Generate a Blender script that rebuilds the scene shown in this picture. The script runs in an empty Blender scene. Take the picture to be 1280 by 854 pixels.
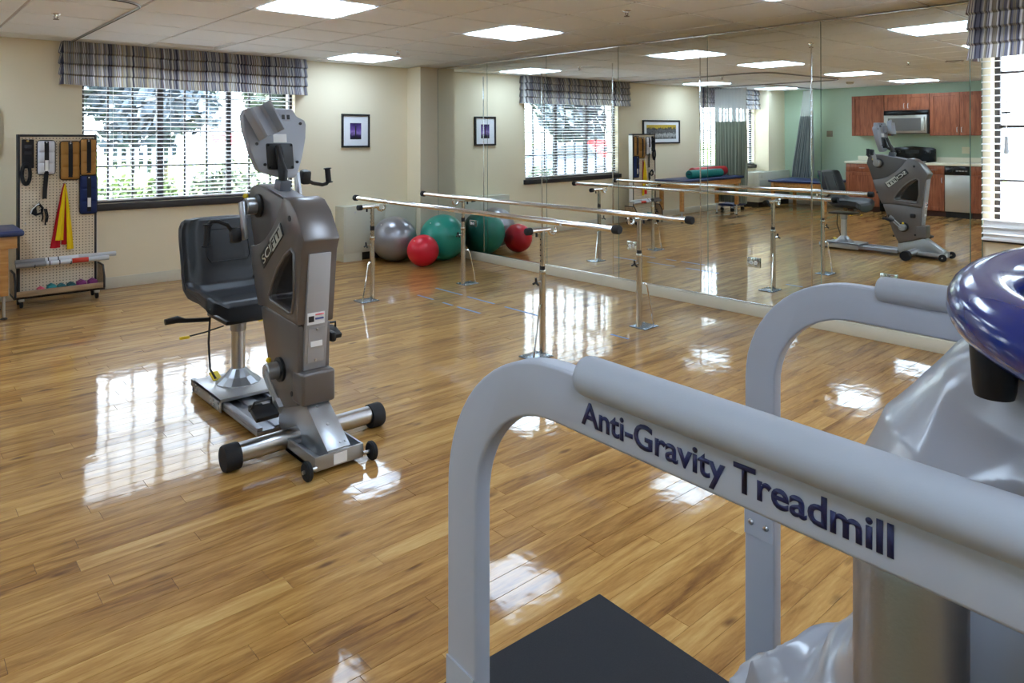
import bpy, bmesh, math, random
from mathutils import Vector, Matrix

random.seed(7)
sc = bpy.context.scene
COL = sc.collection
R = math.radians
PI = math.pi

# ------------------------------------------------------------------ camera
cam_data = bpy.data.cameras.new('camera')
cam = bpy.data.objects.new('camera', cam_data)
COL.objects.link(cam)
cam.location = (0.0, 0.0, 1.4525)
cam.rotation_euler = (R(90), 0.0, -0.7273)
cam_data.sensor_width = 36.0
cam_data.lens = 893.974 / 1280 * 36
cam_data.shift_y = (174.21 - 427.0) / 1280
cam_data.clip_start = 0.02
cam_data.clip_end = 300
sc.camera = cam

# ------------------------------------------------------------------ world, sun, exposure
SKY_STRENGTH = 4.6
SUN_STRENGTH = 30.0
PANEL_STRENGTH = 6.6
world = bpy.data.worlds.new('sky')
sc.world = world
world.use_nodes = True
wn = world.node_tree.nodes
wn.clear()
wo = wn.new('ShaderNodeOutputWorld')
wb = wn.new('ShaderNodeBackground')
wb.inputs['Color'].default_value = (0.82, 0.91, 1.0, 1)
wb.inputs['Strength'].default_value = SKY_STRENGTH
world.node_tree.links.new(wb.outputs[0], wo.inputs[0])
sun_d = bpy.data.lights.new('sun', 'SUN')
sun_d.energy = SUN_STRENGTH
sun_d.angle = R(8)
sun_d.color = (1.0, 0.98, 0.95)
sun = bpy.data.objects.new('sun', sun_d)
sun.rotation_euler = (R(27), 0, R(25))      # high, from behind the building: no beams enter
sun.location = (0, -20, 20)
COL.objects.link(sun)
vs = sc.view_settings
sc.display_settings.display_device = 'sRGB'
vs.view_transform = 'Standard'
vs.look = 'None'
vs.exposure = 1.27
vs.gamma = 1.0
vs.use_curve_mapping = False
sc.cycles.max_bounces = 10
sc.cycles.diffuse_bounces = 5
sc.cycles.glossy_bounces = 6
sc.cycles.transparent_max_bounces = 24
sc.cycles.sample_clamp_indirect = 8.0
sc.cycles.caustics_reflective = False
sc.cycles.caustics_refractive = False

# ------------------------------------------------------------------ room numbers (metres)
XL, XR = -3.62, 5.43          # kitchen wall, wall behind the mirrors
XM = 5.4086                   # mirror face
YN, YF = -2.6, 7.8052         # near wall, window wall
H = 2.3727

# ------------------------------------------------------------------ materials
def lin(c):
    out = []
    for v in c[:3]:
        v = v / 255.0
        out.append(v / 12.92 if v <= 0.04045 else ((v + 0.055) / 1.055) ** 2.4)
    return (out[0], out[1], out[2], 1.0)

MATS = {}
def mat(name, col, rough=0.5, metal=0.0, spec=0.5, coat=0.0, coat_rough=0.05, bump=0.0, bscale=200.0,
        var=0.0, vscale=6.0, emit=0.0, trans=0.0, alpha=1.0, sheen=0.0, bdist=0.002):
    if name in MATS:
        return MATS[name]
    m = bpy.data.materials.new(name)
    m.use_nodes = True
    nt = m.node_tree
    b = nt.nodes['Principled BSDF']
    c = lin(col)
    b.inputs['Base Color'].default_value = c
    b.inputs['Roughness'].default_value = rough
    b.inputs['Metallic'].default_value = metal
    b.inputs['Specular IOR Level'].default_value = spec
    b.inputs['Coat Weight'].default_value = coat
    b.inputs['Coat Roughness'].default_value = coat_rough
    b.inputs['Alpha'].default_value = alpha
    b.inputs['Transmission Weight'].default_value = trans
    if sheen:
        b.inputs['Sheen Weight'].default_value = sheen
    if emit:
        b.inputs['Emission Color'].default_value = c
        b.inputs['Emission Strength'].default_value = emit
    tc = None
    if bump or var:
        tc = nt.nodes.new('ShaderNodeTexCoord')
    if bump:
        n = nt.nodes.new('ShaderNodeTexNoise')
        n.inputs['Scale'].default_value = bscale
        n.inputs['Detail'].default_value = 3
        bp = nt.nodes.new('ShaderNodeBump')
        bp.inputs['Strength'].default_value = bump
        bp.inputs['Distance'].default_value = bdist
        nt.links.new(tc.outputs['Object'], n.inputs['Vector'])
        nt.links.new(n.outputs['Fac'], bp.inputs['Height'])
        nt.links.new(bp.outputs['Normal'], b.inputs['Normal'])
    if var:
        n = nt.nodes.new('ShaderNodeTexNoise')
        n.inputs['Scale'].default_value = vscale
        n.inputs['Detail'].default_value = 4
        mx = nt.nodes.new('ShaderNodeMix')
        mx.data_type = 'RGBA'
        mx.inputs[6].default_value = tuple(max(0, x * (1 - var)) for x in c[:3]) + (1,)
        mx.inputs[7].default_value = tuple(min(1, x * (1 + var)) for x in c[:3]) + (1,)
        nt.links.new(tc.outputs['Object'], n.inputs['Vector'])
        nt.links.new(n.outputs['Fac'], mx.inputs[0])
        nt.links.new(mx.outputs[2], b.inputs['Base Color'])
    MATS[name] = m
    return m

def nodes_of(name, rough=0.5, spec=0.5):
    m = bpy.data.materials.new(name)
    m.use_nodes = True
    nt = m.node_tree
    b = nt.nodes['Principled BSDF']
    b.inputs['Roughness'].default_value = rough
    b.inputs['Specular IOR Level'].default_value = spec
    MATS[name] = m
    return m, nt, b

def N(nt, kind, **kw):
    n = nt.nodes.new(kind)
    for k, v in kw.items():
        if k.startswith('i_'):
            n.inputs[k[2:].replace('_', ' ')].default_value = v
        else:
            setattr(n, k, v)
    return n

def math_node(nt, op, a, b=None, c=None):
    n = nt.nodes.new('ShaderNodeMath')
    n.operation = op
    for i, v in enumerate((a, b, c)):
        if v is None:
            continue
        if isinstance(v, (int, float)):
            n.inputs[i].default_value = v
        else:
            nt.links.new(v, n.inputs[i])
    return n.outputs[0]

def ramp(nt, src, stops, interp='LINEAR'):
    n = nt.nodes.new('ShaderNodeValToRGB')
    n.color_ramp.interpolation = interp
    el = n.color_ramp.elements
    while len(el) > 1:
        el.remove(el[-1])
    el[0].position = stops[0][0]
    el[0].color = lin(stops[0][1])
    for p, c in stops[1:]:
        e = el.new(p)
        e.color = lin(c)
    nt.links.new(src, n.inputs[0])
    return n.outputs[0]

# plank layout, shared by the geometry and by the wood material
PW, PL = 0.080, 0.915
def plank_shift(row):
    return (row * row * 0.137 + row * 0.381) % 1.0 * PL

def make_wood_floor():
    m, nt, b = nodes_of('vinyl_wood_plank', 0.40, 0.12)
    geo = N(nt, 'ShaderNodeNewGeometry')
    sep = N(nt, 'ShaderNodeSeparateXYZ')
    nt.links.new(geo.outputs['Position'], sep.inputs[0])
    row = math_node(nt, 'FLOOR', math_node(nt, 'DIVIDE', math_node(nt, 'SUBTRACT', sep.outputs[1], YN), PW))
    sq = math_node(nt, 'MULTIPLY', math_node(nt, 'MULTIPLY', row, row), 0.137)
    sh = math_node(nt, 'FRACT', math_node(nt, 'ADD', sq, math_node(nt, 'MULTIPLY', row, 0.381)))
    colx = math_node(nt, 'FLOOR', math_node(nt, 'DIVIDE', math_node(nt, 'SUBTRACT', math_node(nt, 'SUBTRACT', sep.outputs[0], XL - PL), math_node(nt, 'MULTIPLY', sh, PL)), PL))
    cmb = N(nt, 'ShaderNodeCombineXYZ')
    nt.links.new(row, cmb.inputs[0])
    nt.links.new(colx, cmb.inputs[1])
    wnz = N(nt, 'ShaderNodeTexWhiteNoise')
    nt.links.new(cmb.outputs[0], wnz.inputs['Vector'])
    # grain coordinates: stretched along X and moved per plank
    mp = N(nt, 'ShaderNodeCombineXYZ')
    nt.links.new(math_node(nt, 'MULTIPLY_ADD', sep.outputs[0], 1.5, math_node(nt, 'MULTIPLY', wnz.outputs['Value'], 57.0)), mp.inputs[0])
    nt.links.new(math_node(nt, 'MULTIPLY', sep.outputs[1], 13.0), mp.inputs[1])
    nt.links.new(math_node(nt, 'MULTIPLY', wnz.outputs['Value'], 31.0), mp.inputs[2])
    g1 = N(nt, 'ShaderNodeTexNoise', i_Scale=1.4, i_Detail=5.0, i_Roughness=0.55, i_Distortion=0.9)
    nt.links.new(mp.outputs[0], g1.inputs['Vector'])
    g2 = N(nt, 'ShaderNodeTexNoise', i_Scale=9.0, i_Detail=4.0, i_Roughness=0.6, i_Distortion=0.3)
    nt.links.new(mp.outputs[0], g2.inputs['Vector'])
    fac = math_node(nt, 'ADD', math_node(nt, 'MULTIPLY', g1.outputs['Fac'], 0.72), math_node(nt, 'MULTIPLY', g2.outputs['Fac'], 0.28))
    fac = math_node(nt, 'ADD', fac, math_node(nt, 'MULTIPLY', math_node(nt, 'SUBTRACT', wnz.outputs['Value'], 0.5), 0.16))
    colr = ramp(nt, fac, [(0.26, (108, 69, 29)), (0.38, (146, 102, 50)), (0.48, (170, 124, 66)), (0.58, (187, 143, 80)), (0.74, (208, 170, 110))])
    # a few knots
    mk = N(nt, 'ShaderNodeCombineXYZ')
    nt.links.new(math_node(nt, 'MULTIPLY_ADD', sep.outputs[0], 3.2, math_node(nt, 'MULTIPLY', wnz.outputs['Value'], 91.0)), mk.inputs[0])
    nt.links.new(math_node(nt, 'MULTIPLY', sep.outputs[1], 8.5), mk.inputs[1])
    vor = N(nt, 'ShaderNodeTexVoronoi', i_Scale=1.0)
    nt.links.new(mk.outputs[0], vor.inputs['Vector'])
    wn2 = N(nt, 'ShaderNodeTexNoise', i_Scale=3.0)
    nt.links.new(mk.outputs[0], wn2.inputs['Vector'])
    kd = math_node(nt, 'ADD', vor.outputs['Distance'], math_node(nt, 'MULTIPLY', math_node(nt, 'SUBTRACT', wn2.outputs['Fac'], 0.5), 0.2))
    kf = N(nt, 'ShaderNodeMapRange', clamp=True)
    kf.inputs[1].default_value = 0.03
    kf.inputs[2].default_value = 0.15
    kf.inputs[3].default_value = 0.85
    kf.inputs[4].default_value = 0.0
    nt.links.new(kd, kf.inputs[0])
    mx = N(nt, 'ShaderNodeMix', data_type='RGBA')
    mx.inputs[7].default_value = lin((92, 55, 24))
    nt.links.new(kf.outputs[0], mx.inputs[0])
    nt.links.new(colr, mx.inputs[6])
    nt.links.new(mx.outputs[2], b.inputs['Base Color'])
    b.inputs['Coat Weight'].default_value = 1.0
    b.inputs['Coat Roughness'].default_value = 0.065
    b.inputs['Coat IOR'].default_value = 1.30
    # slight waviness of the polished surface
    w1 = N(nt, 'ShaderNodeTexNoise', i_Scale=9.0, i_Detail=2.0)
    nt.links.new(geo.outputs['Position'], w1.inputs['Vector'])
    w2 = N(nt, 'ShaderNodeTexNoise', i_Scale=70.0, i_Detail=2.0)
    nt.links.new(geo.outputs['Position'], w2.inputs['Vector'])
    rf = math_node(nt, 'FRACT', math_node(nt, 'DIVIDE', math_node(nt, 'SUBTRACT', sep.outputs[1], YN), PW))
    tlt = math_node(nt, 'MULTIPLY', math_node(nt, 'MULTIPLY', math_node(nt, 'SUBTRACT', wnz.outputs['Value'], 0.5), rf), 0.35)
    hgt = math_node(nt, 'ADD', math_node(nt, 'ADD', tlt, math_node(nt, 'MULTIPLY', w1.outputs['Fac'], 1.0)), math_node(nt, 'MULTIPLY', w2.outputs['Fac'], 0.05))
    bp = N(nt, 'ShaderNodeBump', i_Strength=0.25, i_Distance=0.004)
    nt.links.new(hgt, bp.inputs['Height'])
    nt.links.new(bp.outputs['Normal'], b.inputs['Coat Normal'])
    nt.links.new(bp.outputs['Normal'], b.inputs['Normal'])
    return m

def make_cherry():
    m, nt, b = nodes_of('cherry_wood', 0.38, 0.4)
    tc = N(nt, 'ShaderNodeTexCoord')
    mp = N(nt, 'ShaderNodeMapping')
    mp.inputs['Scale'].default_value = (10, 10, 1.2)
    nt.links.new(tc.outputs['Object'], mp.inputs[0])
    n = N(nt, 'ShaderNodeTexNoise', i_Scale=3.0, i_Detail=5.0, i_Distortion=0.6)
    nt.links.new(mp.outputs[0], n.inputs['Vector'])
    c = ramp(nt, n.outputs['Fac'], [(0.3, (124, 66, 44)), (0.55, (154, 90, 62)), (0.75, (172, 106, 74))])
    nt.links.new(c, b.inputs['Base Color'])
    return m

def make_oak(name='light_oak', stretch=(2, 14, 14), a=(176, 120, 62), d=(206, 156, 96)):
    m, nt, b = nodes_of(name, 0.4, 0.4)
    tc = N(nt, 'ShaderNodeTexCoord')
    mp = N(nt, 'ShaderNodeMapping')
    mp.inputs['Scale'].default_value = stretch
    nt.links.new(tc.outputs['Object'], mp.inputs[0])
    n = N(nt, 'ShaderNodeTexNoise', i_Scale=2.5, i_Detail=5.0, i_Distortion=0.5)
    nt.links.new(mp.outputs[0], n.inputs['Vector'])
    c = ramp(nt, n.outputs['Fac'], [(0.3, a), (0.7, d)])
    nt.links.new(c, b.inputs['Base Color'])
    return m

def make_stripe_fabric():
    # vertical woven stripes, laid along the length of the valance (attribute written per vertex)
    m, nt, b = nodes_of('striped_valance_fabric', 0.85, 0.2)
    at = N(nt, 'ShaderNodeAttribute', attribute_name='along')
    n1 = N(nt, 'ShaderNodeTexWhiteNoise', noise_dimensions='1D')
    a1 = math_node(nt, 'FLOOR', math_node(nt, 'MULTIPLY', at.outputs['Fac'], 62.0))
    nt.links.new(a1, n1.inputs['W'])
    n2 = N(nt, 'ShaderNodeTexWhiteNoise', noise_dimensions='1D')
    a2 = math_node(nt, 'FLOOR', math_node(nt, 'MULTIPLY', at.outputs['Fac'], 151.0))
    nt.links.new(a2, n2.inputs['W'])
    v = math_node(nt, 'ADD', math_node(nt, 'MULTIPLY', n1.outputs['Value'], 0.62), math_node(nt, 'MULTIPLY', n2.outputs['Value'], 0.38))
    c = ramp(nt, v, [(0.0, (72, 72, 88)), (0.22, (112, 112, 128)), (0.34, (166, 166, 174)), (0.46, (206, 202, 190)), (0.54, (152, 144, 130)), (0.64, (132, 126, 124)),
                     (0.70, (218, 218, 222)), (0.80, (122, 104, 110)), (0.86, (190, 174, 146)), (0.94, (146, 152, 154))], 'CONSTANT')
    nt.links.new(c, b.inputs['Base Color'])
    tr = N(nt, 'ShaderNodeBsdfTranslucent')
    nt.links.new(c, tr.inputs['Color'])
    ms = N(nt, 'ShaderNodeMixShader')
    ms.inputs[0].default_value = 0.35
    out = nt.nodes['Material Output']
    nt.links.new(b.outputs[0], ms.inputs[1])
    nt.links.new(tr.outputs[0], ms.inputs[2])
    nt.links.new(ms.outputs[0], out.inputs[0])
    return m

def make_peg():
    m, nt, b = nodes_of('perforated_hardboard', 0.6, 0.3)
    tc = N(nt, 'ShaderNodeTexCoord')
    sep = N(nt, 'ShaderNodeSeparateXYZ')
    nt.links.new(tc.outputs['Object'], sep.inputs[0])
    fx = math_node(nt, 'SUBTRACT', math_node(nt, 'FRACT', math_node(nt, 'DIVIDE', sep.outputs[0], 0.0254)), 0.5)
    fz = math_node(nt, 'SUBTRACT', math_node(nt, 'FRACT', math_node(nt, 'DIVIDE', sep.outputs[2], 0.0254)), 0.5)
    d = math_node(nt, 'SQRT', math_node(nt, 'ADD', math_node(nt, 'MULTIPLY', fx, fx), math_node(nt, 'MULTIPLY', fz, fz)))
    hole = math_node(nt, 'LESS_THAN', d, 0.17)
    mx = N(nt, 'ShaderNodeMix', data_type='RGBA')
    mx.inputs[6].default_value = lin((224, 208, 182))
    mx.inputs[7].default_value = lin((70, 60, 50))
    nt.links.new(hole, mx.inputs[0])
    nt.links.new(mx.outputs[2], b.inputs['Base Color'])
    return m

def make_curtain(name, a, d, scale):
    m, nt, b = nodes_of(name, 0.85, 0.2)
    at = N(nt, 'ShaderNodeAttribute', attribute_name='along')
    n = N(nt, 'ShaderNodeTexNoise', noise_dimensions='1D', i_Scale=scale, i_Detail=2.0)
    nt.links.new(at.outputs['Fac'], n.inputs['W'])
    c = ramp(nt, n.outputs['Fac'], [(0.35, a), (0.65, d)])
    nt.links.new(c, b.inputs['Base Color'])
    tr = N(nt, 'ShaderNodeBsdfTranslucent')
    nt.links.new(c, tr.inputs['Color'])
    ms = N(nt, 'ShaderNodeMixShader')
    ms.inputs[0].default_value = 0.3
    nt.links.new(b.outputs[0], ms.inputs[1])
    nt.links.new(tr.outputs[0], ms.inputs[2])
    nt.links.new(ms.outputs[0], nt.nodes['Material Output'].inputs[0])
    return m

def make_mesh_net():
    m, nt, b = nodes_of('white_curtain_net', 0.8, 0.2)
    b.inputs['Base Color'].default_value = lin((236, 238, 236))
    t = N(nt, 'ShaderNodeBsdfTransparent')
    ms = N(nt, 'ShaderNodeMixShader')
    ms.inputs[0].default_value = 0.62
    nt.links.new(t.outputs[0], ms.inputs[1])
    nt.links.new(b.outputs[0], ms.inputs[2])
    nt.links.new(ms.outputs[0], nt.nodes['Material Output'].inputs[0])
    return m

def make_pane():
    m = bpy.data.materials.new('window_glass')
    m.use_nodes = True
    nt = m.node_tree
    nt.nodes.remove(nt.nodes['Principled BSDF'])
    t = N(nt, 'ShaderNodeBsdfTransparent')
    t.inputs[0].default_value = (0.95, 0.97, 0.98, 1)
    g = N(nt, 'ShaderNodeBsdfGlossy')
    g.inputs['Roughness'].default_value = 0.0
    ms = N(nt, 'ShaderNodeMixShader')
    ms.inputs[0].default_value = 0.05
    nt.links.new(t.outputs[0], ms.inputs[1])
    nt.links.new(g.outputs[0], ms.inputs[2])
    nt.links.new(ms.outputs[0], nt.nodes['Material Output'].inputs[0])
    MATS['window_glass'] = m
    return m

def make_mirror():
    m = bpy.data.materials.new('silvered_mirror')
    m.use_nodes = True
    nt = m.node_tree
    nt.nodes.remove(nt.nodes['Principled BSDF'])
    g = N(nt, 'ShaderNodeBsdfGlossy')
    g.inputs['Color'].default_value = (0.88, 0.915, 0.89, 1)
    g.inputs['Roughness'].default_value = 0.0
    nt.links.new(g.outputs[0], nt.nodes['Material Output'].inputs[0])
    MATS['silvered_mirror'] = m
    return m

def make_plastic_film():
    m, nt, b = nodes_of('grey_glossy_film', 0.30, 0.55)
    b.inputs['Base Color'].default_value = lin((156, 160, 172))
    b.inputs['Coat Weight'].default_value = 0.5
    b.inputs['Coat Roughness'].default_value = 0.12
    tc = N(nt, 'ShaderNodeTexCoord')
    n = N(nt, 'ShaderNodeTexNoise', noise_type='RIDGED_MULTIFRACTAL', i_Scale=4.5, i_Detail=3.0, i_Distortion=1.2)
    nt.links.new(tc.outputs['Object'], n.inputs['Vector'])
    bp = N(nt, 'ShaderNodeBump', i_Strength=0.35, i_Distance=0.012)
    nt.links.new(n.outputs['Fac'], bp.inputs['Height'])
    nt.links.new(bp.outputs['Normal'], b.inputs['Normal'])
    return m

WOOD = make_wood_floor()
CHERRY = make_cherry()
OAK = make_oak()
TAN_PLY = make_oak('tan_plywood', (2, 14, 14), (150, 122, 92), (186, 158, 124))
STRIPE = make_stripe_fabric()
PEG = make_peg()
PANE = make_pane()
MIRROR = make_mirror()
FILM = make_plastic_film()
NET = make_mesh_net()
CURT_A = make_curtain('sage_curtain_cloth', (104, 114, 102), (190, 196, 178), 60)
CURT_B = make_curtain('slate_curtain_cloth', (112, 124, 130), (206, 208, 204), 40)

M_WALL = mat('cream_wall_paint', (238, 226, 198), 0.75, spec=0.25, bump=0.10, bscale=160)
M_GREEN = mat('sage_wall_paint', (184, 204, 178), 0.75, spec=0.25, bump=0.10, bscale=160)
M_TILE = mat('acoustic_tile', (248, 251, 255), 0.95, spec=0.1, bump=0.35, bscale=260, var=0.04, vscale=180)
M_GRID = mat('ceiling_grid_paint', (198, 195, 193), 0.6, spec=0.3)
M_BASE = mat('cream_base_trim', (214, 208, 190), 0.5, spec=0.35)
M_JOINT = mat('plank_joint', (96, 62, 30), 0.7)
M_FRAME = mat('dark_bronze_frame', (50, 46, 48), 0.45, spec=0.4)
M_SLAT = mat('white_blind_slat', (240, 241, 243), 0.5, spec=0.35)
M_CHROME = mat('polished_chrome', (232, 230, 230), 0.10, 1.0)
M_STEEL = mat('satin_steel', (196, 196, 198), 0.28, 1.0)
M_BRUSH = mat('brushed_steel', (166, 167, 173), 0.42, 1.0, bump=0.1, bscale=300)
M_BLACK = mat('black_plastic', (26, 26, 29), 0.42, spec=0.4)
M_RUBBER = mat('black_rubber', (34, 34, 37), 0.7, spec=0.3, bump=0.2, bscale=300)
M_GLOSSBLACK = mat('gloss_black', (16, 16, 18), 0.15, spec=0.5)
M_WHITE = mat('white_plastic', (236, 236, 234), 0.4)
M_PANEL = mat('lit_diffuser', (206, 229, 253), 0.5, emit=PANEL_STRENGTH)
M_GLASSEDGE = mat('green_glass_edge', (92, 118, 106), 0.25, spec=0.6)
M_BLUE = mat('navy_vinyl', (38, 52, 98), 0.35, spec=0.5, bump=0.15, bscale=250)
M_BEIGE = mat('beige_enamel', (205, 204, 188), 0.4, spec=0.4)
M_YELLOW = mat('yellow_plastic', (238, 208, 40), 0.4)

# ------------------------------------------------------------------ mesh builder
class MB:
    def __init__(self):
        self.v, self.f, self.mi, self.along = [], [], [], None
    def add(self, verts, faces, mi=0):
        o = len(self.v)
        self.v += [tuple(p) for p in verts]
        self.f += [tuple(i + o for i in q) for q in faces]
        self.mi += [mi] * len(faces)
        return self
    def box(self, c, s, rot=None, mi=0):
        hx, hy, hz = s[0] / 2, s[1] / 2, s[2] / 2
        vs_ = [Vector((x, y, z)) for z in (-hz, hz) for y in (-hy, hy) for x in (-hx, hx)]
        if rot is not None:
            vs_ = [rot @ p for p in vs_]
        c = Vector(c)
        vs_ = [p + c for p in vs_]
        return self.add(vs_, [(0, 2, 3, 1), (4, 5, 7, 6), (0, 1, 5, 4), (2, 6, 7, 3), (0, 4, 6, 2), (1, 3, 7, 5)], mi)
    def bx(self, x0, x1, y0, y1, z0, z1, mi=0):
        return self.box(((x0 + x1) / 2, (y0 + y1) / 2, (z0 + z1) / 2), (abs(x1 - x0), abs(y1 - y0), abs(z1 - z0)), None, mi)
    def cyl(self, p0, p1, r0, r1=None, n=16, caps=True, mi=0):
        if r1 is None:
            r1 = r0
        p0, p1 = Vector(p0), Vector(p1)
        d = (p1 - p0).normalized()
        a = Vector((0, 0, 1)) if abs(d.z) < 0.9 else Vector((1, 0, 0))
        u = d.cross(a).normalized()
        w = d.cross(u)
        vs_ = []
        for p, r in ((p0, r0), (p1, r1)):
            for i in range(n):
                t = 2 * PI * i / n
                vs_.append(p + u * (r * math.cos(t)) + w * (r * math.sin(t)))
        fs = [(i, (i + 1) % n, n + (i + 1) % n, n + i) for i in range(n)]
        if caps:
            fs += [tuple(range(n - 1, -1, -1)), tuple(range(n, 2 * n))]
        return self.add(vs_, fs, mi)
    def tube(self, path, r, n=12, closed=False, mi=0, caps=True):
        pts = [Vector(p) for p in path]
        m = len(pts)
        rs = r if isinstance(r, (list, tuple)) else [r] * m
        up = None
        vs_ = []
        for i, p in enumerate(pts):
            if closed:
                d = pts[(i + 1) % m] - pts[i - 1]
            else:
                d = pts[min(i + 1, m - 1)] - pts[max(i - 1, 0)]
            d.normalize()
            if up is None:
                a = Vector((0, 0, 1)) if abs(d.z) < 0.9 else Vector((1, 0, 0))
                up = (a - d * a.dot(d)).normalized()
            else:
                up = (up - d * up.dot(d)).normalized()
            w = d.cross(up)
            for k in range(n):
                t = 2 * PI * k / n
                vs_.append(p + up * (rs[i] * math.cos(t)) + w * (rs[i] * math.sin(t)))
        fs = []
        last = m if closed else m - 1
        for i in range(last):
            j = (i + 1) % m
            for k in range(n):
                k2 = (k + 1) % n
                fs.append((i * n + k, i * n + k2, j * n + k2, j * n + k))
        if caps and not closed:
            fs += [tuple(range(n - 1, -1, -1)), tuple(range((m - 1) * n, m * n))]
        return self.add(vs_, fs, mi)
    def lathe(self, prof, o=(0, 0, 0), axis='z', n=24, mi=0):
        # prof: (radius, height) list
        o = Vector(o)
        vs_ = []
        for r, hh in prof:
            for i in range(n):
                t = 2 * PI * i / n
                a, b_ = r * math.cos(t), r * math.sin(t)
                p = {'z': (a, b_, hh), 'x': (hh, a, b_), 'y': (b_, hh, a)}[axis]
                vs_.append(o + Vector(p))
        fs = []
        for j in range(len(prof) - 1):
            for i in range(n):
                i2 = (i + 1) % n
                fs.append((j * n + i, j * n + i2, (j + 1) * n + i2, (j + 1) * n + i))
        fs += [tuple(range(n - 1, -1, -1)), tuple(range((len(prof) - 1) * n, len(prof) * n))]
        return self.add(vs_, fs, mi)
    def prism(self, poly, axis, a, b, mi=0):
        # poly: 2D outline; axis 'x': (y,z) pts extruded in x; 'y': (x,z); 'z': (x,y)
        def P(p, t):
            return {'x': (t, p[0], p[1]), 'y': (p[0], t, p[1]), 'z': (p[0], p[1], t)}[axis]
        n = len(poly)
        vs_ = [P(p, a) for p in poly] + [P(p, b) for p in poly]
        fs = [tuple(range(n)), tuple(range(2 * n - 1, n - 1, -1))]
        fs += [(i, n + i, n + (i + 1) % n, (i + 1) % n) for i in range(n)]
        return self.add(vs_, fs, mi)
    def prism_holes(self, outer, holes, axis, a, b, mi=0):
        def P(p, t):
            return {'x': (t, p[0], p[1]), 'y': (p[0], t, p[1]), 'z': (p[0], p[1], t)}[axis]
        bm = bmesh.new()
        for loop in [outer] + list(holes):
            vv = [bm.verts.new(P(p, a)) for p in loop]
            for i in range(len(vv)):
                bm.edges.new((vv[i], vv[(i + 1) % len(vv)]))
        bmesh.ops.triangle_fill(bm, use_beauty=True, use_dissolve=False, edges=bm.edges[:])
        r = bmesh.ops.extrude_face_region(bm, geom=bm.faces[:])
        d = {'x': Vector((b - a, 0, 0)), 'y': Vector((0, b - a, 0)), 'z': Vector((0, 0, b - a))}[axis]
        bmesh.ops.translate(bm, vec=d, verts=[e for e in r['geom'] if isinstance(e, bmesh.types.BMVert)])
        bmesh.ops.recalc_face_normals(bm, faces=bm.faces[:])
        bm.verts.index_update()
        self.add([v.co.copy() for v in bm.verts], [[v.index for v in f.verts] for f in bm.faces], mi)
        bm.free()
        return self
    def sphere(self, c, r, nu=32, nv=16, mi=0):
        c = Vector(c)
        rr = r if isinstance(r, (list, tuple)) else (r, r, r)
        vs_ = [c + Vector((0, 0, -rr[2]))]
        for j in range(1, nv):
            th = -PI / 2 + PI * j / nv
            for i in range(nu):
                ph = 2 * PI * i / nu
                vs_.append(c + Vector((rr[0] * math.cos(th) * math.cos(ph), rr[1] * math.cos(th) * math.sin(ph), rr[2] * math.sin(th))))
        vs_.append(c + Vector((0, 0, rr[2])))
        fs = [(0, 1 + (i + 1) % nu, 1 + i) for i in range(nu)]
        for j in range(nv - 2):
            for i in range(nu):
                a = 1 + j * nu
                fs.append((a + i, a + (i + 1) % nu, a + nu + (i + 1) % nu, a + nu + i))
        t = len(vs_) - 1
        a = 1 + (nv - 2) * nu
        fs += [(a + i, a + (i + 1) % nu, t) for i in range(nu)]
        return self.add(vs_, fs, mi)
    def grid(self, P, nu, nv, closed_u=False, mi=0):
        vs_ = [P(i / (nu if closed_u else nu - 1), j / (nv - 1)) for j in range(nv) for i in range(nu)]
        fs = []
        for j in range(nv - 1):
            for i in range(nu if closed_u else nu - 1):
                i2 = (i + 1) % nu
                fs.append((j * nu + i, j * nu + i2, (j + 1) * nu + i2, (j + 1) * nu + i))
        return self.add(vs_, fs, mi)
    def mesh(self, name, bevel=0.0, seg=2, smooth=35, recalc=True, blimit=30):
        me = bpy.data.meshes.new(name)
        me.from_pydata([tuple(p) for p in self.v], [], self.f)
        for i, p in enumerate(me.polygons):
            p.material_index = self.mi[i]
        if bevel or recalc:
            bm = bmesh.new()
            bm.from_mesh(me)
            if recalc:
                bmesh.ops.recalc_face_normals(bm, faces=bm.faces[:])
            if bevel:
                es = [e for e in bm.edges if len(e.link_faces) == 2 and e.calc_face_angle(0) > R(blimit)]
                if es:
                    bmesh.ops.bevel(bm, geom=es, offset=bevel, segments=seg, profile=0.5, affect='EDGES', clamp_overlap=True)
            bm.to_mesh(me)
            bm.free()
        if smooth:
            me.shade_smooth()
            me.set_sharp_from_angle(angle=R(smooth))
        return me
    def build(self, name, mats, parent=None, loc=(0, 0, 0), **kw):
        me = self.mesh(name, **kw)
        return link(name, me, mats, parent, loc)

def link(name, me, mats, parent=None, loc=(0, 0, 0)):
    if not isinstance(mats, (list, tuple)):
        mats = [mats]
    if len(me.materials) == 0:
        for m in mats:
            me.materials.append(m)
    o = bpy.data.objects.new(name, me)
    COL.objects.link(o)
    o.location = loc
    if parent is not None:
        o.parent = parent
    return o

def tag(o, label=None, cat=None, group=None, kind=None):
    if label:
        o['label'] = label
    if cat:
        o['category'] = cat
    if group:
        o['group'] = group
    if kind:
        o['kind'] = kind
    return o

def thing(name, label, cat, loc=(0, 0, 0), rz=0.0, group=None):
    o = bpy.data.objects.new(name, None)
    o.empty_display_size = 0.1
    COL.objects.link(o)
    o.location = loc
    o.rotation_euler = (0, 0, rz)
    return tag(o, label, cat, group)

def struct(o):
    o['kind'] = 'structure'
    return o

def arc(cx, cy, r, a0, a1, n):
    return [(cx + r * math.cos(R(a0 + (a1 - a0) * i / n)), cy + r * math.sin(R(a0 + (a1 - a0) * i / n))) for i in range(n + 1)]

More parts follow.
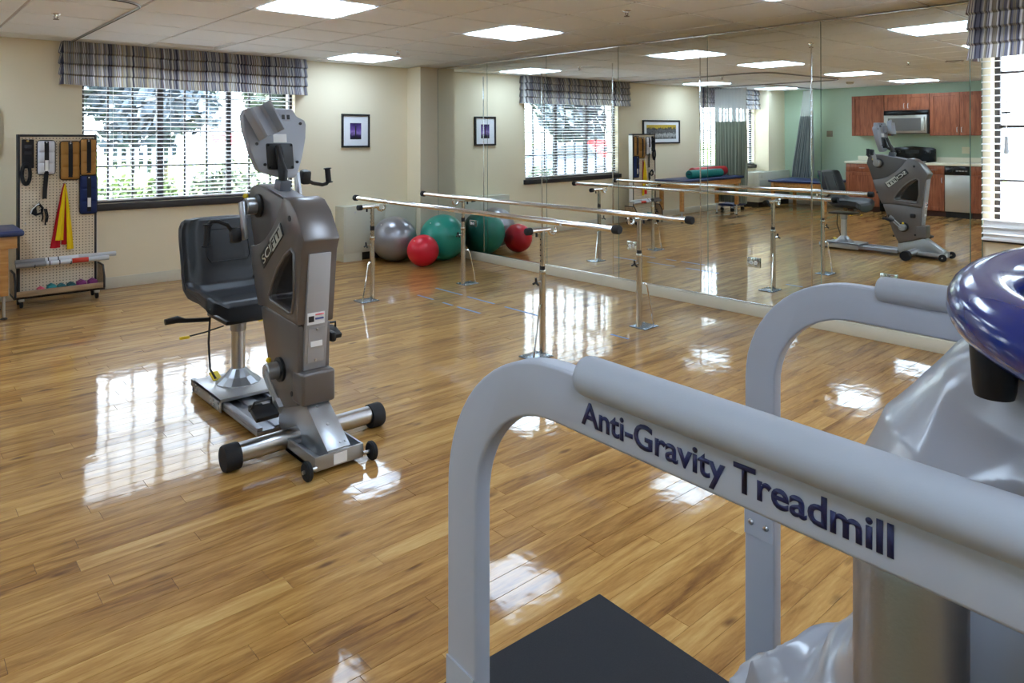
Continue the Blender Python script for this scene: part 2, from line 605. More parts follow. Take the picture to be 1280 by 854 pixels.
def rrect(x0, x1, y0, y1, r, n=4):
    return (arc(x1 - r, y1 - r, r, 0, 90, n) + arc(x0 + r, y1 - r, r, 90, 180, n) + arc(x0 + r, y0 + r, r, 180, 270, n) + arc(x1 - r, y0 + r, r, 270, 360, n))

def text_part(name, body, parent, mtx, width, height, mat_, depth=0.0006, bold=0.0):
    """flat lettering: local x = reading direction, y = up; fitted to width x cap height."""
    cu = bpy.data.curves.new(name, 'FONT')
    cu.body = body
    cu.size = 1.0
    cu.offset = bold
    cu.resolution_u = 4
    tmp = bpy.data.objects.new(name + '_tmp', cu)
    COL.objects.link(tmp)
    dg = bpy.context.evaluated_depsgraph_get()
    me = bpy.data.meshes.new_from_object(tmp.evaluated_get(dg))
    bpy.data.objects.remove(tmp)
    xs = [v.co.x for v in me.vertices]
    x0, x1 = min(xs), max(xs)
    cap = 0.72
    for v in me.vertices:
        v.co = Vector(((v.co.x - x0) / (x1 - x0) * width, v.co.y / cap * height, 0))
    bm = bmesh.new()
    bm.from_mesh(me)
    r = bmesh.ops.extrude_face_region(bm, geom=bm.faces[:])
    bmesh.ops.translate(bm, vec=(0, 0, depth), verts=[e for e in r['geom'] if isinstance(e, bmesh.types.BMVert)])
    bm.transform(mtx)
    bm.to_mesh(me)
    bm.free()
    me.materials.clear()
    return link(name, me, mat_, parent)

def frame_mtx(o, x, y):
    x = Vector(x).normalized()
    y = Vector(y)
    y = (y - x * y.dot(x)).normalized()
    z = x.cross(y)
    m = Matrix((x, y, z)).transposed().to_4x4()
    m.translation = Vector(o)
    return m

# ================================================================== FLOOR
fl = MB().bx(XL - 0.1, XR + 0.1, YN - 0.1, YF + 0.1, -0.12, -0.0025)
floor = struct(fl.build('floor', M_JOINT))
floor['label'] = 'glossy golden wood plank floor'
GAP = 0.0007
def plank_mesh(l):
    b = MB()
    x, y, c, zb = l / 2 - GAP, PW / 2 - GAP, 0.0005, -0.0024
    top = [(-x + c, -y + c, 0), (x - c, -y + c, 0), (x - c, y - c, 0), (-x + c, y - c, 0)]
    mid = [(-x, -y, -0.0003), (x, -y, -0.0003), (x, y, -0.0003), (-x, y, -0.0003)]
    bot = [(-x, -y, zb), (x, -y, zb), (x, y, zb), (-x, y, zb)]
    fs = [(0, 1, 2, 3)]
    for i in range(4):
        j = (i + 1) % 4
        fs += [(4 + i, 4 + j, j, i), (8 + i, 8 + j, 4 + j, 4 + i)]
    return b.add(top + mid + bot, fs)
PLANK = plank_mesh(PL).mesh('plank', recalc=False, smooth=0)
PLANK.materials.append(WOOD)
planks = []
nrow = int(math.ceil((YF - YN) / PW))
for row in range(nrow):
    yc = YN + (row + 0.5) * PW
    x = XL - PL + plank_shift(row)
    while x < XR:
        a, b_ = max(x, XL), min(x + PL, XR)
        if b_ - a > 0.03:
            planks.append(((a + b_) / 2, yc, b_ - a))
        x += PL
def cam_size(p):
    s_, c_ = math.sin(0.7273), math.cos(0.7273)
    d = p[0] * s_ + p[1] * c_
    r = p[0] * c_ - p[1] * s_
    if d < 0.4:
        return 0
    u = 640 + 893.97 * r / d
    v = 174.2 + 893.97 * 1.4525 / d
    if u < -120 or u > 1400 or v > 930:
        return 0
    return 1.0 / d
full = sorted([p for p in planks if p[2] > PL - 1e-6 and cam_size(p) > 0], key=cam_size, reverse=True)[:300]
fullset = set((round(p[0], 4), round(p[1], 4)) for p in full)
for p in full:
    link('plank', PLANK, WOOD, floor, (p[0], p[1], 0))
rest = MB()
for p in planks:
    if (round(p[0], 4), round(p[1], 4)) in fullset:
        continue
    q = plank_mesh(p[2])
    rest.add([(v[0] + p[0], v[1] + p[1], v[2]) for v in q.v], q.f)
o = rest.build('plank_field', WOOD, floor, recalc=False, smooth=0)
o['kind'] = 'stuff'

# ================================================================== CEILING
ceiling = struct(MB().bx(XL - 0.1, XR + 0.1, YN - 0.1, YF + 0.1, H + 0.10, H + 0.2).build('ceiling', M_TILE))
ceiling['label'] = 'white tiled suspended ceiling'
GX = [3.20 + 0.61 * k for k in range(-11, 4)]
GY = [4.925 + 0.632 * k for k in range(-11, 5)]
gx = [XL] + [x for x in GX if XL + 0.05 < x < XR - 0.05] + [XR]
gy = [YN] + [y for y in GY if YN + 0.05 < y < YF - 0.05] + [YF]
LIGHT_X = [3.81, 1.98, -0.46, -2.90]
LIGHT_Y = [4.293, 6.821, 1.765, -0.763]  # last row is unseen, added to brighten surfaces on the camera side
def is_light(x, y):
    return any(abs(x - a) < 0.02 for a in LIGHT_X) and any(abs(y - b) < 0.02 for b in LIGHT_Y)
TILE_CACHE = {}
for i in range(len(gx) - 1):
    for j in range(len(gy) - 1):
        if is_light(gx[i], gy[j]):
            continue
        w, d = gx[i + 1] - gx[i], gy[j + 1] - gy[j]
        key = (round(w, 3), round(d, 3))
        if key not in TILE_CACHE:
            b = MB()
            b.bx(-w / 2 + 0.002, w / 2 - 0.002, -d / 2 + 0.002, d / 2 - 0.002, 0.006, 0.02)
            b.bx(-w / 2 + 0.012, w / 2 - 0.012, -d / 2 + 0.012, d / 2 - 0.012, -0.004, 0.006)
            TILE_CACHE[key] = b.mesh('ceiling_tile', smooth=0)
            TILE_CACHE[key].materials.append(M_TILE)
        link('ceiling_tile', TILE_CACHE[key], M_TILE, ceiling, ((gx[i] + gx[i + 1]) / 2, (gy[j] + gy[j + 1]) / 2, H))
for x in gx[1:-1]:
    MB().bx(-0.009, 0.009, YN, YF, 0.001, 0.0055).build('grid_bar', M_GRID, ceiling, (x, 0, H), smooth=0)
for y in gy[1:-1]:
    MB().bx(XL, XR, -0.009, 0.009, 0.001, 0.005).build('grid_bar', M_GRID, ceiling, (0, y, H), smooth=0)

LIGHT_LABELS = {
    (3.81, 4.293): 'lit square ceiling panel nearest the mirrors, above the near end of the parallel bars',
    (1.98, 4.293): 'lit square ceiling panel cut by the top edge of the photo, above the exercise bike',
    (3.81, 6.821): 'lit square ceiling panel close to the framed picture and window wall corner',
    (-0.46, 6.821): 'lit square ceiling panel above the blue treatment table, seen in the mirror',
    (-2.90, 6.821): 'lit square ceiling panel above the second window, seen faintly in the mirror',
    (-0.46, 4.293): 'lit square ceiling panel in mid room, mirrored beside the wide vertical seam',
    (-2.90, 4.293): 'lit square ceiling panel just in front of the wall cabinets in the mirror',
    (3.81, 1.765): 'lit square ceiling panel mirrored right beside the striped valance of the right window',
    (1.98, 6.821): 'unlit square ceiling panel in front of the big striped valance',
}
def ceiling_light(x, y, lit=True):
    lab = LIGHT_LABELS.get((x, y), 'unseen lit square ceiling panel above the camera side of the room')
    t = thing('ceiling_light', lab, 'ceiling light', (x + 0.305, y + 0.316, H), group='square ceiling light panels')
    w, d = 0.305, 0.316
    b = MB()
    for (x0, x1, y0, y1) in ((-w, w, -d, -d + 0.02), (-w, w, d - 0.02, d), (-w, -w + 0.02, -d + 0.02, d - 0.02), (w - 0.02, w, -d + 0.02, d - 0.02)):
        b.bx(x0, x1, y0, y1, -0.002, 0.03)
    b.build('frame', M_WHITE, t, smooth=0)
    g = MB().bx(-w + 0.02, w - 0.02, -d + 0.02, d - 0.02, -0.012 if lit else 0.018, 0.014 if lit else 0.026)
    g.build('diffuser', M_PANEL if lit else M_TILE, t, smooth=0)
    MB().bx(-w, w, -d, d, 0.06, 0.09).build('housing', M_WHITE, t, smooth=0)
for x in LIGHT_X:
    for y in LIGHT_Y:
        ceiling_light(x, y, not (x == 1.98 and y == 6.821))

# ================================================================== WALLS
W1 = (1.470, 3.604, 0.835, 2.13)       # far-wall window, main
W2 = (-2.93, -0.96, 0.835, 2.13)       # far-wall window behind the curtain
W3 = (-1.10, 1.405, 0.86, 2.13)        # window in the right wall (y range)
TH = 0.24
b = MB()
segs = [(XL - 0.1, W2[0], 0, H + 0.1), (W2[1], W1[0], 0, H + 0.1), (W1[1], XR + 0.1, 0, H + 0.1)]
for x0, x1, z0, z1 in segs:
    b.bx(x0, x1, YF, YF + TH, -0.1, z1)
for w in (W1, W2):
    b.bx(w[0], w[1], YF, YF + TH, -0.1, w[2] - 0.005)
    b.bx(w[0], w[1], YF, YF + TH, w[3], H + 0.1)
wall_far = struct(b.build('wall_far', M_WALL, smooth=0))
b = MB()
b.bx(XR, XR + TH, YN - 0.1, W3[0], -0.1, H + 0.1)
b.bx(XR, XR + TH, W3[1], YF, -0.1, H + 0.1)
b.bx(XR, XR + TH, W3[0], W3[1], -0.1, W3[2] - 0.005)
b.bx(XR, XR + TH, W3[0], W3[1], W3[3], H + 0.1)
wall_right = struct(b.build('wall_right', M_WALL, smooth=0))
wall_left = struct(MB().bx(XL - TH, XL, YN - 0.1, YF, -0.1, H + 0.1).build('wall_left', M_GREEN, smooth=0))
wall_near = struct(MB().bx(XL, XR, YN - TH, YN, -0.1, H + 0.1).build('wall_near', M_WALL, smooth=0))
# square piers in both far corners
struct(MB().bx(5.135, XR, 7.508, YF, 0.0, H).build('wall_pier_right', M_WALL, smooth=0))
struct(MB().bx(XL, -2.95, 7.50, YF, 0.0, H).build('wall_pier_left', M_WALL, smooth=0))
# base trims
b = MB().bx(-2.95, 4.09, YF - 0.012, YF, 0.0, 0.11)
struct(b.build('baseboard_far', M_BASE, bevel=0.003))
struct(MB().bx(5.12, 5.147, 7.49, YF - 0.012, 0, 0.11).build('baseboard_pier', M_BASE, bevel=0.003))
struct(MB().bx(XM - 0.022, XR, -2.5, 7.505, 0.0, 0.094).build('baseboard_right', M_BASE, bevel=0.004))
struct(MB().bx(XL, XL + 0.012, 5.99, 7.5, 0.0, 0.10).build('baseboard_left', M_BASE, bevel=0.003))

# ================================================================== WINDOWS
def window(name, w, muntins, mulls, bars, mtx, sill_label):
    """frame in local coords: x along the wall, y outwards, z up (mtx maps to world)."""
    x0, x1, z0, z1 = w
    root = struct(bpy.data.objects.new(name, None))
    COL.objects.link(root)
    root.matrix_world = mtx
    fy0, fy1 = 0.075, 0.125
    def part(nm, b, m, bev=0.003):
        return b.build(nm, m, root, bevel=bev)
    fw = 0.032
    part('frame', MB().bx(x0, x0 + fw, fy0, fy1, z0, z1), M_FRAME)
    part('frame', MB().bx(x1 - fw, x1, fy0, fy1, z0, z1), M_FRAME)
    part('frame', MB().bx(x0 + fw, x1 - fw, fy0, fy1, z1 - fw, z1), M_FRAME)
    part('frame', MB().bx(x0 + fw, x1 - fw, fy0, fy1, z0, z0 + fw), M_FRAME)
    for a, c in mulls:
        part('mullion', MB().bx(a, c, fy0 - 0.005, fy1, z0 + fw, z1 - fw), M_FRAME)
    edges = [x0 + fw] + [e for m in mulls for e in m] + [x1 - fw]
    for k in range(0, len(edges), 2):
        a, c = edges[k], edges[k + 1]
        part('pane', MB().bx(a, c, 0.098, 0.102, z0 + fw, z1 - fw), PANE, 0)
        for bz in bars:
            part('muntin', MB().bx(a, c, 0.085, 0.115, bz - 0.010, bz + 0.010), M_FRAME, 0.002)
        for mx_ in muntins:
            if a < mx_ < c:
                part('muntin', MB().bx(mx_ - 0.009, mx_ + 0.009, 0.087, 0.113, z0 + fw, z1 - fw), M_FRAME, 0.002)
    # sill and apron
    s = part('sill', MB().bx(x0 - 0.04, x1 + 0.04, -0.035, 0.002, z0 - 0.075, z0 - 0.008), M_FRAME, 0.004)
    s['label'] = sill_label
    part('sill', MB().bx(x0, x1, 0.002, fy1, z0 - 0.004, z0 + 0.004), M_FRAME, 0.001)
    return root

far_m = Matrix.Translation((0, YF, 0))
window('window_1', W1, [1.708, 1.929, 2.427, 2.652, 3.109, 3.351], [(2.152, 2.213), (2.854, 2.906)], [1.888, 1.536, 1.186], far_m, 'dark bronze window sill')
window('window_2', W2, [-1.2, -1.45, -1.88, -2.1, -2.5, -2.72], [(-1.70, -1.64), (-2.32, -2.27)], [1.888, 1.536, 1.186], far_m, 'dark bronze window sill')
# right wall: local x -> world -y, local y -> world +x
right_m = Matrix(((0, 1, 0, XR), (-1, 0, 0, 0), (0, 0, 1, 0), (0, 0, 0, 1)))
w3 = (-W3[1], -W3[0], W3[2], W3[3])
window('window_3', w3, [-1.05, -0.62, -0.2, 0.25, 0.7], [(-0.83, -0.77), (0.02, 0.08)], [1.888, 1.536, 1.186], right_m, 'dark bronze window sill')

def blind(w, mtx, label, y=0.035, tilt=8, zlow=None, gap=0.043, inset=0.006):
    x0, x1, z0, z1 = w
    t = thing('venetian_blind', label, 'window blind', (0, 0, 0))
    t.matrix_world = mtx
    L = x1 - x0 - 2 * inset
    sb = MB()
    hw, th = 0.024, 0.0022
    prof = [(-hw, -0.001), (-hw * 0.4, 0.003), (hw * 0.4, 0.003), (hw, -0.001), (hw, -0.001 - th * 0.5), (hw * 0.4, 0.003 - th), (-hw * 0.4, 0.003 - th), (-hw, -0.001 - th * 0.5)]
    ct, st = math.cos(R(tilt)), math.sin(R(tilt))
    prof = [(a * ct - z * st, a * st + z * ct) for a, z in prof]
    sb.prism(prof, 'x', -L / 2, L / 2)
    me = sb.mesh('slat', smooth=40)
    me.materials.append(M_SLAT)
    zb = (zlow if zlow is not None else z0 + 0.015)
    MB().bx(x0 + inset, x1 - inset, y - 0.02, y + 0.02, zb, zb + 0.016).build('bottom_rail', M_SLAT, t, bevel=0.003)
    z = zb + 0.045
    while z < z1 - 0.06:
        link('slat', me, M_SLAT, t, ((x0 + x1) / 2, y, z))
        z += gap
    MB().bx(x0 + inset, x1 - inset, y - 0.025, y + 0.028, z1 - 0.05, z1 - 0.005).build('head_rail', M_SLAT, t, bevel=0.003)
    nc = max(2, int(L / 0.5))
    for k in range(nc):
        cx = x0 + L * (k + 0.5) / nc
        MB().bx(cx - 0.002, cx + 0.002, y - 0.0275, y - 0.0265, zb, z1 - 0.05).build('ladder_cord', M_SLAT, t, smooth=0)
    return t
blind(W1, far_m, 'wide white venetian blind over the window behind the exercise bike')
blind(W2, far_m, 'white venetian blind half behind the hanging curtain, seen in the mirror')
bl3 = blind((-W3[1] - 0.045, w3[1], W3[2], W3[3]), right_m, 'white venetian blind at the right edge of the photo beside the mirrors', y=-0.045, zlow=0.80, gap=0.0445)
# closed slats gathered low on the right blind
for k in range(3):
    MB().box(((w3[0] - 0.04 + w3[1]) / 2, -0.048, 0.835 + 0.036 * k), (w3[1] - w3[0] + 0.02, 0.046, 0.0022), Matrix.Rotation(R(62), 3, 'X')).build('slat', M_SLAT, bl3, smooth=0)
b = MB()
b.tube([(-1.30, -0.085, 1.70), (-1.30, -0.085, 1.30)], 0.0025, 6)
b.build('pull_cord', M_WHITE, bl3)
MB().bx(-1.322, -1.278, -0.098, -0.08, 1.615, 1.628).build('cord_lock', M_BLACK, bl3, bevel=0.002)
MB().cyl((-1.30, -0.085, 1.36), (-1.30, -0.085, 1.47), 0.016, 0.010, 12).build('tassel', mat('frosted_tassel', (214, 220, 226), 0.3), bl3)

def valance(x0, x1, z0, z1, depth, mtx, label, rows=5, seed=1):
    """folded fabric valance: stacked soft pleats with returns at both ends."""
    rnd = random.Random(seed)
    ph = [rnd.uniform(0, 6.28) for _ in range(6)]
    L = x1 - x0
    total = L + 2 * depth
    nu = int(total / 0.02)
    nv = rows * 8 + 1
    b = MB()
    al = []
    def P(u, v):
        s = u * total
        hgt = z0 + (z1 - z0) * v
        k = (v * rows) % 1.0 if v < 1 else 1.0
        bul = 0.042 * (1 - k) ** 0.8 * (0.9 if v < 0.99 else 0)          # each fold bellies out at its bottom edge
        wob = 0.006 * math.sin(s * 9 + ph[0]) + 0.005 * math.sin(s * 23 + ph[1] + v * 4) + 0.003 * math.sin(s * 61 + ph[2] + v * 9)
        out = bul + wob
        zz_ = hgt + 0.004 * math.sin(s * 7 + ph[3] + 3 * v)
        if s < depth:
            return (x0 - out * 0.6, -s, zz_)
        if s > depth + L:
            return (x1 + out * 0.6, -(total - s), zz_)
        return (x0 + (s - depth), -depth - out, zz_)
    b.grid(P, nu, nv)
    t = thing('window_valance', label, 'valance')
    t.matrix_world = mtx
    me = b.mesh('fabric', smooth=60, recalc=False)
    at = me.attributes.new('along', 'FLOAT', 'POINT')
    for j in range(nv):
        for i in range(nu):
            at.data[j * nu + i].value = i / (nu - 1) * total + seed * 3.1
    link('fabric', me, STRIPE, t)
    MB().bx(x0 + 0.01, x1 - 0.01, -depth + 0.012, -0.004, z1 - 0.03, z1 - 0.004).build('mounting_board', M_WHITE, t, smooth=0)
    return t
valance(1.30, 3.70, 1.958, H - 0.002, 0.10, far_m, 'long striped folded fabric valance above the window behind the bike', 4, 1)
valance(-2.92, -0.94, 1.975, H - 0.002, 0.10, far_m, 'striped folded valance above the curtained window, seen in the mirror', 4, 2)
valance(-1.50, w3[1] + 0.1, 1.975, H - 0.002, 0.10, right_m, 'striped folded valance at the top right corner beside the mirrors', 4, 3)

# ================================================================== MIRRORS
# the wall of mirrors: six metre-wide sheets and a narrow strip, leaning back a quarter of a degree
mw = thing('wall_mirror', 'wall of tall frameless mirror sheets behind the parallel bars', 'mirror', (XM, 4.92, 0.984))
mw.rotation_euler = (0, -0.00598, 0)
zb_, zt_ = 0.096 - 0.984, H - 0.012 - 0.984
def mirror_panel(ya, yb):
    p = MB().bx(0.0, 0.005, yb - 4.92 + 0.0025, ya - 4.92 - 0.0025, zb_, zt_).build('mirror_panel', MIRROR, mw, smooth=0)
    MB().bx(-0.0008, 0.0052, yb - 4.92 - 0.001, yb - 4.92 + 0.0035, zb_, zt_).build('glass_edge', M_GLASSEDGE, p, smooth=0)
    return p
y = 7.508
for k in range(6):
    p = mirror_panel(y, y - 0.9985)
    if k < 6:
        # thin polished joint strip a hand's breadth from the seam
        ys = y - 0.9985 + (0.075 if k < 5 else 0.004)
        if k < 5:
            MB().bx(-0.004, 0.0, ys - 4.92 - 0.005, ys - 4.92 + 0.005, zb_ + 0.02, zt_ - 0.16).build('joint_strip', mat('polished_joint_strip', (214, 216, 214), 0.06, 1.0, bump=0.3, bscale=12, bdist=0.01), p, bevel=0.0018)
    y -= 0.9985
mirror_panel(y, 1.449)
MB().bx(-0.0008, 0.0052, 7.508 - 4.92 - 0.004, 7.508 - 4.92 + 0.001, zb_, zt_).build('glass_edge', M_GLASSEDGE, mw, smooth=0)
b = MB().bx(-0.006, 0.006, 1.449 - 4.92, 7.508 - 4.92, zb_ - 0.002, zb_ + 0.008)
b.build('bottom_channel', M_CHROME, mw, bevel=0.002)
b = MB().bx(-0.006, 0.006, 1.449 - 4.92, 7.508 - 4.92, zt_ - 0.008, zt_ + 0.002)
b.build('top_channel', M_CHROME, mw, bevel=0.002)

# sockets let into the mirror sheets
for (y, z, lab) in ((6.791, 0.432, 'white wall socket in the mirror beside the green ball'), (4.349, 0.436, 'white wall socket in the mirror behind the near chrome upright'),
                    (3.077, 0.437, 'white wall socket in the mirror right of the near chrome upright'), (2.027, 0.450, 'white wall socket in the mirror above the rear treadmill handrail')):
    t = thing('wall_socket', lab, 'socket', (XM + 0.003 + 0.006 * (z - 0.984), y, z), group='sockets in the mirror wall')
    MB().bx(-0.007, -0.001, -0.058, 0.058, -0.04, 0.04).build('cover_plate', mat('clear_bevelled_plate', (206, 212, 206), 0.08, 0.85), t, bevel=0.003)
    for s in (-1, 1):
        d = MB().cyl((-0.012, s * 0.02, 0), (-0.005, s * 0.02, 0), 0.016, 0.016, 16)
        f = d.build('outlet_face', M_WHITE, t, bevel=0.002)
        MB().bx(-0.0135, -0.0121, s * 0.02 - 0.006, s * 0.02 - 0.004, -0.005, 0.005).bx(-0.0135, -0.0121, s * 0.02 + 0.004, s * 0.02 + 0.006, -0.005, 0.005).build('slots', M_BLACK, f, smooth=0)

# ================================================================== OUTSIDE
GZ = -0.25
M_GRASS = mat('lawn_grass', (96, 120, 66), 0.9, spec=0.1, var=0.25, vscale=4)
M_ASPH = mat('pale_bounce_driveway', (206, 211, 220), 0.85, spec=0.2, var=0.06, vscale=3)
struct(MB().bx(-90, 90, YF + 0.4, 110, GZ - 0.2, GZ).build('lawn', M_GRASS, smooth=0))['label'] = 'green lawn outside the windows'
struct(MB().bx(XR + 0.5, 90, -60, YF + 0.4, GZ - 0.2, GZ).build('lawn', M_GRASS, smooth=0))['label'] = 'green lawn outside the right window'
struct(MB().bx(-60, 60, YF + 0.9, 21.0, GZ, GZ + 0.02).build('driveway', M_ASPH, smooth=0))['label'] = 'pale sunlit driveway outside the window'  # driveway widened up to the wall to bounce light onto the ceiling
struct(MB().bx(XR + 1.0, 40, -40, YF + 0.3, GZ, GZ + 0.02).build('driveway', M_ASPH, smooth=0))['label'] = 'pale ground added outside the right window to bounce light indoors'  # added reflector in place of lawn, sends light up to the ceiling
LEAF = [mat('leaf_dull_green', (54, 66, 54), 0.7, spec=0.3, var=0.3, vscale=2), mat('leaf_blue_green', (54, 66, 76), 0.7, spec=0.3, var=0.3, vscale=2),
        mat('leaf_bright_green', (56, 76, 36), 0.7, spec=0.3, var=0.3, vscale=2)]
M_BARK = mat('bark', (104, 90, 78), 0.9, var=0.3, vscale=8)
def foliage(n, blobs, size, rnd):
    b = MB()
    for _ in range(n):
        c, rr = rnd.choice(blobs)
        d = Vector((rnd.gauss(0, 1), rnd.gauss(0, 1), rnd.gauss(0, 1))).normalized() * (0.55 + 0.45 * rnd.random())
        p = Vector(c) + Vector((d.x * rr[0], d.y * rr[1], d.z * rr[2]))
        a = Vector((rnd.gauss(0, 1), rnd.gauss(0, 1), rnd.gauss(0, 1))).normalized()
        q = a.orthogonal().normalized()
        s = size * rnd.uniform(0.6, 1.3)
        w = a.cross(q)
        b.add([p - q * s, p + w * s * 0.45, p + q * s, p - w * s * 0.45], [(0, 1, 2, 3)])
    return b
def tree(x, y, hgt, rx, label, li, seed):
    rnd = random.Random(seed)
    t = thing('tree', label, 'tree', (x, y, GZ), group='trees beyond the driveway')
    MB().tube([(0, 0, 0), (0.05, 0.02, hgt * 0.3), (-0.04, 0.05, hgt * 0.6)], [0.22, 0.17, 0.08], 8).build('trunk', M_BARK, t)
    blobs = [((rnd.uniform(-rx, rx) * 0.7, rnd.uniform(-rx, rx) * 0.6, hgt * rnd.uniform(0.22, 0.82)), (rx * 0.55, rx * 0.55, hgt * 0.16)) for _ in range(12)]
    o = foliage(2600, blobs, 0.30, rnd).build('crown', LEAF[li], t, smooth=0, recalc=False)
    o['kind'] = 'stuff'
def bush(x, y, w, hgt, label, li, seed, grp='shrubs under the window'):
    rnd = random.Random(seed)
    t = thing('shrub', label, 'shrub', (x, y, GZ), group=grp)
    st = MB()
    for k in range(5):
        st.tube([(0, 0, 0), (rnd.uniform(-w, w) * 0.4, rnd.uniform(-0.2, 0.2), hgt * 0.7)], [0.02, 0.008], 5)
    st.build('stems', M_BARK, t)
    blobs = [((rnd.uniform(-w, w) * 0.6, rnd.uniform(-0.2, 0.2), hgt * rnd.uniform(0.4, 0.8)), (w * 0.4, 0.3, hgt * 0.3)) for _ in range(7)]
    o = foliage(1500, blobs, 0.055, rnd).build('leaves', LEAF[li], t, smooth=0, recalc=False)
    o['kind'] = 'stuff'
tl = ['tall tree seen through the left panes of the big window', 'broad tree seen through the middle panes of the big window', 'tree seen through the right panes beside the bike console',
      'far tree behind the fence, right of the big window', 'tree outside the window, seen in the mirror', 'far left tree outside, seen in the mirror']
for k, (x, y, hh, rx, li) in enumerate([(1.6, 26, 6.2, 2.0, 1), (7.0, 25.2, 6.4, 2.1, 1), (12.4, 26, 6.2, 2.1, 0), (18.2, 27, 6.5, 2.3, 1), (-7, 25, 6.2, 2.4, 0), (-14, 24, 6.4, 2.5, 1)]):
    tree(x, y, hh, rx, tl[k], li, 20 + k)
bl = ['bushy green shrub under the left end of the big window', 'bushy green shrub under the left mullion of the big window', 'green shrub under the middle of the big window', 'green shrub behind the bike under the big window', 'green shrub under the right end of the big window', 'green shrub outside the curtained window']
for k, x in enumerate((1.5, 2.55, 3.6, 4.65, 5.7, -2.2)):
    bush(x, 9.6 + 0.15 * (k % 2), 0.58, 1.12 + 0.1 * ((k * 7) % 3), bl[k], 2 if k % 2 else 0, 40 + k)
# picket fence beyond the driveway
fn = thing('picket_fence', 'pale picket fence across the driveway outside the window', 'fence', (0, 22.0, GZ))
pk = MB().bx(-0.045, 0.045, -0.012, 0.012, 0.05, 1.45).mesh('picket', smooth=0)
pk.materials.append(mat('fence_paint', (116, 122, 136), 0.7))
for k in range(72):
    link('picket', pk, MATS['fence_paint'], fn, (-2.0 + 0.22 * k, 0, 0))
for z in (0.35, 1.15):
    MB().bx(-2.1, 13.8, 0.012, 0.05, z, z + 0.09).build('rail', MATS['fence_paint'], fn, smooth=0)
sg = thing('notice_board', 'small red board before the fence, seen through the window', 'sign', (7.75, 21.7, GZ))
MB().bx(-0.33, 0.33, -0.02, 0.02, 1.55, 1.88).build('board', mat('sign_red', (170, 40, 46), 0.5), sg, bevel=0.01)
for s in (-0.26, 0.26):
    MB().bx(s - 0.03, s + 0.03, 0.02, 0.06, 0, 1.9).build('post', MATS['fence_paint'], sg, smooth=0)
def car(x, y, rz, col, label):
    t = thing('car', label, 'car', (x, y, GZ + 0.02), rz)
    m = mat('car_paint_%d_%d' % (col[0], col[2]), col, 0.25, coat=0.6)
    body = [(-2.15, 0.32), (-2.2, 0.62), (-2.1, 0.82), (-1.5, 0.90), (-0.95, 0.93), (0.95, 0.93), (1.75, 0.84), (2.15, 0.68), (2.2, 0.4), (2.1, 0.28), (-2.0, 0.26)]
    MB().prism(body, 'y', -0.85, 0.85).build('body', m, t, bevel=0.06)
    cab = [(-1.55, 0.90), (-1.05, 1.36), (-0.6, 1.44), (0.25, 1.42), (0.95, 0.92)]
    MB().prism(cab, 'y', -0.72, 0.72).build('cabin', m, t, bevel=0.05)
    gl = mat('car_glass', (30, 36, 42), 0.08, spec=0.6)
    for s in (-1, 1):
        MB().prism([(-1.25, 0.96), (-0.92, 1.32), (-0.4, 1.36), (-0.4, 0.96)], 'y', s * 0.725, s * 0.70).build('side_window', gl, t, smooth=0)
        MB().prism([(-0.32, 0.96), (-0.32, 1.36), (0.2, 1.34), (0.72, 0.96)], 'y', s * 0.725, s * 0.70).build('side_window', gl, t, smooth=0)
        for wx in (-1.35, 1.35):
            w = MB().cyl((wx, s * 0.68, 0.32), (wx, s * 0.88, 0.32), 0.32, 0.32, 20).build('wheel', M_RUBBER, t, bevel=0.03)
            MB().cyl((wx, s * 0.87, 0.32), (wx, s * 0.895, 0.32), 0.19, 0.17, 16).build('hubcap', M_STEEL, w)
    return t
car(-12.6, 20.4, R(12), (196, 40, 44), 'red car parked outside, seen through the mirrored window')
car(-6.4, 17.2, R(8), (52, 64, 86), 'dark blue car parked outside, seen through the mirrored window')
car(13.5, 0.9, R(80), (150, 176, 206), 'pale blue car outside the right-hand window at the photo edge')

# ================================================================== EXERCISE BIKE
BX, BY = 1.525, 3.30
bike = thing('exercise_bike', 'grey recumbent exercise bike with arm cranks, black seat and console', 'exercise bike', (BX, BY, 0))
def Lp(pts):           # world (y,z) outline -> local
    return [(p[0] - BY, p[1]) for p in pts]
M_BODY = mat('taupe_metallic_shell', (110, 105, 104), 0.30, 0.45, bump=0.12, bscale=420, bdist=0.0008)
M_BODYD = mat('dark_taupe_core', (84, 79, 77), 0.36, 0.35, bump=0.12, bscale=420, bdist=0.0008)
M_SILVER = mat('silver_powder_coat', (172, 174, 178), 0.33, 0.75)
M_SILVERP = mat('silver_grey_plastic', (150, 153, 162), 0.42, 0.15)
M_INSET = mat('pale_grey_inset', (166, 165, 168), 0.45, 0.2)
M_SEAT = mat('black_seat_vinyl', (32, 33, 38), 0.42, spec=0.45, bump=0.15, bscale=350)
M_LABEL = mat('white_sticker', (232, 232, 234), 0.5)

